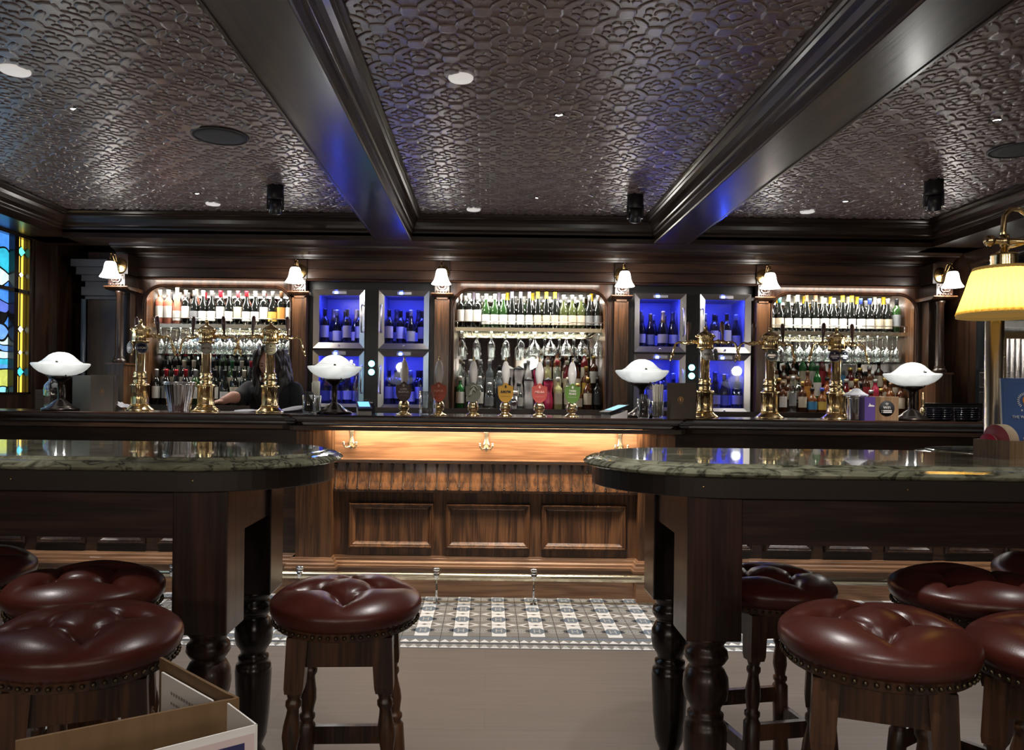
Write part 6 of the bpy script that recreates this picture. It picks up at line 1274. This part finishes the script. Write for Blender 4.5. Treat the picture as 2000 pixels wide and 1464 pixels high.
def head_mesh():
    bm = bmesh.new(); bmesh.ops.create_icosphere(bm, subdivisions=5, radius=1)
    for v in bm.verts:
        x, y, z = v.co
        sx, sy, sz = 0.072, 0.092, 0.112
        if z < 0: k = 1 - 0.42 * (-z) ** 1.6; sx *= k; sy *= (1 - 0.22 * (-z) ** 1.5)
        X_, Y_, Z_ = x * sx, y * sy, z * sz
        if y < 0:      # face: -y
            f = max(0, -y)
            Y_ -= 0.0
            # brow, eye sockets, nose, lips, chin
            for s in (-1, 1): d = math.hypot((X_ - s * 0.031) / 0.017, (Z_ - 0.004) / 0.011); Y_ += 0.009 * math.exp(-d * d) * f
            for s in (-1, 1): d = math.hypot((X_ - s * 0.030) / 0.010, (Z_ - 0.003) / 0.0065); Y_ -= 0.0045 * math.exp(-d * d) * f
            d = math.hypot(X_ / 0.030, (Z_ - 0.020) / 0.008); Y_ -= 0.003 * math.exp(-d * d)
            if -0.040 < Z_ < 0.012: t_ = (0.012 - Z_) / 0.05; Y_ -= 0.021 * max(0, t_) * math.exp(-(X_ / (0.006 + 0.006 * t_)) ** 2) * (1 if Z_ > -0.034 else max(0, (Z_ + 0.040) / 0.006))
            for zc, a_, w_ in ((-0.052, 0.0055, 0.0045), (-0.062, 0.0065, 0.0055)): Y_ -= a_ * math.exp(-(X_ / 0.020) ** 2 - ((Z_ - zc) / w_) ** 2)
            Y_ += 0.004 * math.exp(-(X_ / 0.022) ** 2 - ((Z_ + 0.057) / 0.002) ** 2)
            Y_ -= 0.007 * math.exp(-(X_ / 0.020) ** 2 - ((Z_ + 0.092) / 0.014) ** 2)
        v.co = (X_, Y_, Z_)
    bmesh.ops.rotate(bm, verts=bm.verts, cent=(0, 0, 0), matrix=Matrix.Rotation(math.radians(14), 3, 'X') )
    bmesh.ops.translate(bm, verts=bm.verts, vec=(0, -0.06, HZ)); me = bpy.data.meshes.new('h'); bm.to_mesh(me); bm.free(); return me
def limb(pts):          # smooth tapering limb through (x, y, z, radius) joints, closed by round ends
    P = [Vector(p[:3]) for p in pts]; Rr = [p[3] for p in pts]; q = []; rr = []
    for k in range(len(P) - 1):
        for t in range(6):
            t_ = t / 6; a = P[max(0, k - 1)]; b = P[k]; c = P[k + 1]; d = P[min(len(P) - 1, k + 2)]
            q.append(0.5 * ((2 * b) + (c - a) * t_ + (2 * a - 5 * b + 4 * c - d) * t_ ** 2 + (3 * b - 3 * c + d - a) * t_ ** 3)); rr.append(Rr[k] + (Rr[k + 1] - Rr[k]) * (3 * t_ ** 2 - 2 * t_ ** 3))
    q.append(P[-1]); rr.append(Rr[-1]); mb = MB(); mb.tube(q, rr, 20); mb.sph(tuple(P[0]), Rr[0], 20, 12); mb.sph(tuple(P[-1]), Rr[-1], 20, 12)
    o = mb.build('tmp', SKIN); me = o.data; bpy.data.objects.remove(o); return me
def torso(rows, n=40):  # rows of (cx, cy, z, rx, ry): horizontal super-elliptic sections
    vs = []; fs = []
    def at(z):
        for a, b in zip(rows, rows[1:]):
            if a[2] <= z <= b[2]: t = (z - a[2]) / (b[2] - a[2]); t = 3 * t * t - 2 * t ** 3; return [a[k] + (b[k] - a[k]) * t for k in range(5)]
        return rows[-1]
    m_ = 48
    for j_ in range(m_ + 1):
        cx, cy, z, rx, ry = at(rows[0][2] + (rows[-1][2] - rows[0][2]) * j_ / m_)
        for k in range(n):
            a = 2 * PI * k / n; c_, s_ = math.cos(a), math.sin(a); e = 0.85
            vs.append((cx + rx * abs(c_) ** e * (1 if c_ > 0 else -1), cy + ry * abs(s_) ** e * (1 if s_ > 0 else -1), z))
    fs = [(j_ * n + k, j_ * n + (k + 1) % n, (j_ + 1) * n + (k + 1) % n, (j_ + 1) * n + k) for j_ in range(m_) for k in range(n)] + [tuple(range(n))[::-1], tuple(range(m_ * n, (m_ + 1) * n))]
    mb = MB(); mb.add(vs, fs, True); o = mb.build('tmp', SKIN); me = o.data; bpy.data.objects.remove(o); return me
TR = [(0, 0.06, 0.84, 0.13, 0.10), (0, 0.055, 0.95, 0.155, 0.11), (0, 0.05, 1.04, 0.125, 0.095), (0, 0.03, 1.15, 0.145, 0.10), (0, 0.01, 1.23, 0.165, 0.095), (0, -0.005, 1.275, 0.135, 0.075), (0, -0.015, 1.305, 0.075, 0.058), (0, -0.03, 1.335, 0.052, 0.050), (0, -0.045, 1.38, 0.047, 0.050)]
ARM_R = [(-0.155, 0.0, 1.250, 0.052), (-0.185, -0.06, 1.215, 0.046), (-0.195, -0.12, 1.195, 0.041), (-0.212, -0.18, 1.200, 0.040), (-0.238, -0.24, 1.185, 0.029), (-0.252, -0.265, 1.176, 0.026)]
ARM_L = [(0.155, 0.0, 1.250, 0.052), (0.20, -0.01, 1.12, 0.044), (0.215, -0.05, 1.00, 0.039), (0.19, -0.14, 0.965, 0.035), (0.16, -0.21, 0.952, 0.026)]
LEGS = [[(s_ * 0.085, 0.06, 0.88, 0.095), (s_ * 0.095, 0.055, 0.66, 0.075), (s_ * 0.10, 0.05, 0.48, 0.055), (s_ * 0.10, 0.065, 0.34, 0.052), (s_ * 0.10, 0.07, 0.09, 0.035)] for s_ in (-1, 1)]
# the hand: palm and curled fingers resting on the towel
def hand(px, py, pz, dirx, diry):
    ms = []; d = Vector((dirx, diry, 0)).normalized(); n_ = Vector((-d.y, d.x, 0))
    ms.append(skin_mesh([[(px, py, pz, (0.036, 0.018)), (px + d.x * 0.03, py + d.y * 0.03, pz - 0.002, (0.040, 0.016)), (px + d.x * 0.06, py + d.y * 0.06, pz - 0.006, (0.040, 0.013))]]))
    for k, (o_, ln) in enumerate(((-0.030, 0.068), (-0.010, 0.076), (0.010, 0.072), (0.029, 0.056))):
        b0 = Vector((px, py, pz - 0.006)) + d * 0.055 + n_ * o_; ch = []
        for q, dz in ((0, 0), (0.38, -0.004), (0.72, -0.018), (0.95, -0.034)): p = b0 + d * ln * q; ch.append((p.x, p.y, p.z + dz, 0.0095 - 0.0018 * q))
        ms.append(skin_mesh([ch], 1))
    b0 = Vector((px, py, pz)) + d * 0.012 - n_ * 0.03; ch = [(b0.x, b0.y, b0.z, 0.013)] + [((b0 + d * a_ - n_ * c_).x, (b0 + d * a_ - n_ * c_).y, b0.z - e_, 0.0105) for a_, c_, e_ in ((0.025, 0.018, 0.006), (0.05, 0.024, 0.014))]
    ms.append(skin_mesh([ch], 1)); return ms
body_o = join([torso(TR), limb(ARM_R), limb(ARM_L)] + [limb(l_) for l_ in LEGS] + [head_mesh()] + hand(-0.252, -0.265, 1.172, -0.55, -0.6) + hand(0.15, -0.22, 0.95, -0.9, -0.15), 'body', SKIN, person, 0.0045)
grow = lambda pts, g: [(x, y, z, r + g) for x, y, z, r in pts]
join([torso([(cx, cy, z, rx + 0.016, ry + 0.016) for cx, cy, z, rx, ry in TR[1:7]]), limb(grow(ARM_R[:3], 0.014)), limb(grow(ARM_L[:3], 0.014))], 'shirt', SHIRT, person, 0.007)
tr_ = torso([(0, 0.06, 0.80, 0.15, 0.12), (0, 0.055, 0.955, 0.168, 0.124)])
join([tr_] + [limb(grow(l_, 0.018)) for l_ in LEGS], 'trousers', SHIRT, person, 0.01)
for s in (-1, 1):
    f = MB(); f.sph((s * 0.10, 0.0, 0.045), 0.045, 16, 8, sx=1.0, sy=2.6, sz=0.95); f.build('shoe', BLACKM, person)
# hair: scalp cap plus long wavy locks on both sides
hm = []
bm = bmesh.new(); bmesh.ops.create_icosphere(bm, subdivisions=4, radius=1)
for v in bm.verts: x, y, z = v.co; v.co = (x * 0.084, 0.018 + y * 0.098 if y > -0.2 else 0.018 + y * 0.088, z * 0.118 + 0.012)
dele = [v for v in bm.verts if v.co.y < -0.028 and v.co.z < 0.050]; bmesh.ops.delete(bm, geom=dele, context='VERTS')
bmesh.ops.rotate(bm, verts=bm.verts, cent=(0, 0, 0), matrix=Matrix.Rotation(math.radians(14), 3, 'X')); bmesh.ops.translate(bm, verts=bm.verts, vec=(0, -0.06, HZ)); bmesh.ops.solidify(bm, geom=bm.faces[:], thickness=0.012)
me = bpy.data.meshes.new('hc'); bm.to_mesh(me); bm.free(); hm.append(me)
for s in (-1, 1):
    for k in range(5):       # parted fringe swept to the side
        pts_ = []
        for q in range(7): t_ = q / 6; pts_.append((s * (0.006 + 0.082 * math.sin(PI / 2 * t_)), -0.050 - 0.105 * math.sin(PI * (0.25 + 0.55 * t_)) * (1 - 0.10 * k) + 0.02 * k, HZ + 0.118 - 0.15 * t_ ** 1.6 - 0.004 * k, 0.014 - 0.003 * t_))
        hm.append(limb(pts_))
    for k in range(14):
        a_ = k / 13; x0 = s * (0.074 + 0.012 * math.sin(PI * a_)); y0 = -0.125 + 0.17 * a_; pts_ = []
        for q in range(9):
            t_ = q / 8; pts_.append((x0 * (1 - 0.0 * t_) + s * (0.050 * math.sin(PI * 0.5 * t_) * (0.5 + 0.7 * a_)) - s * 0.030 * (1 - a_) * t_ + 0.011 * math.sin(10 * t_ + k * 1.9), y0 + 0.045 * t_ * (1 - a_) + 0.009 * math.cos(9 * t_ + k * 2.3), HZ + 0.080 - (0.30 + 0.05 * math.sin(k * 1.7)) * t_ - 0.01 * math.sin(k), 0.0165 * (1 - 0.45 * t_) + 0.002))
        hm.append(limb(pts_))
join(hm, 'hair', HAIR, person, 0.0045)
RH = Matrix.Rotation(math.radians(14), 4, 'X')
for s in (-1, 1):
    p = Matrix.Translation((0, -0.06, HZ)) @ RH @ Vector((s * 0.030, -0.0835, 0.0015)); e = MB(); e.sph(tuple(p), 0.0085, 12, 8, sx=1.3, sy=0.55, sz=0.45); e.build('eye', pm('dark lashes', (0.02, 0.012, 0.01), 0.4) if 'dark lashes' not in bpy.data.materials else bpy.data.materials['dark lashes'], person)
    pts_ = [Matrix.Translation((0, -0.06, HZ)) @ RH @ Vector((s * xx, yy, zz)) for xx, yy, zz in ((0.014, -0.0915, 0.019), (0.028, -0.087, 0.0225), (0.044, -0.077, 0.018))]; e = MB(); e.tube([tuple(q) for q in pts_], [0.002, 0.003, 0.0012], 6); e.build('eyebrow', HAIR, person)
e = MB(); p = Matrix.Translation((0, -0.06, HZ)) @ RH @ Vector((0, -0.0825, -0.057)); e.sph(tuple(p), 0.011, 14, 8, sx=1.8, sy=0.55, sz=0.62); e.build('lips', pm('lips', (0.30, 0.08, 0.07), 0.45), person)
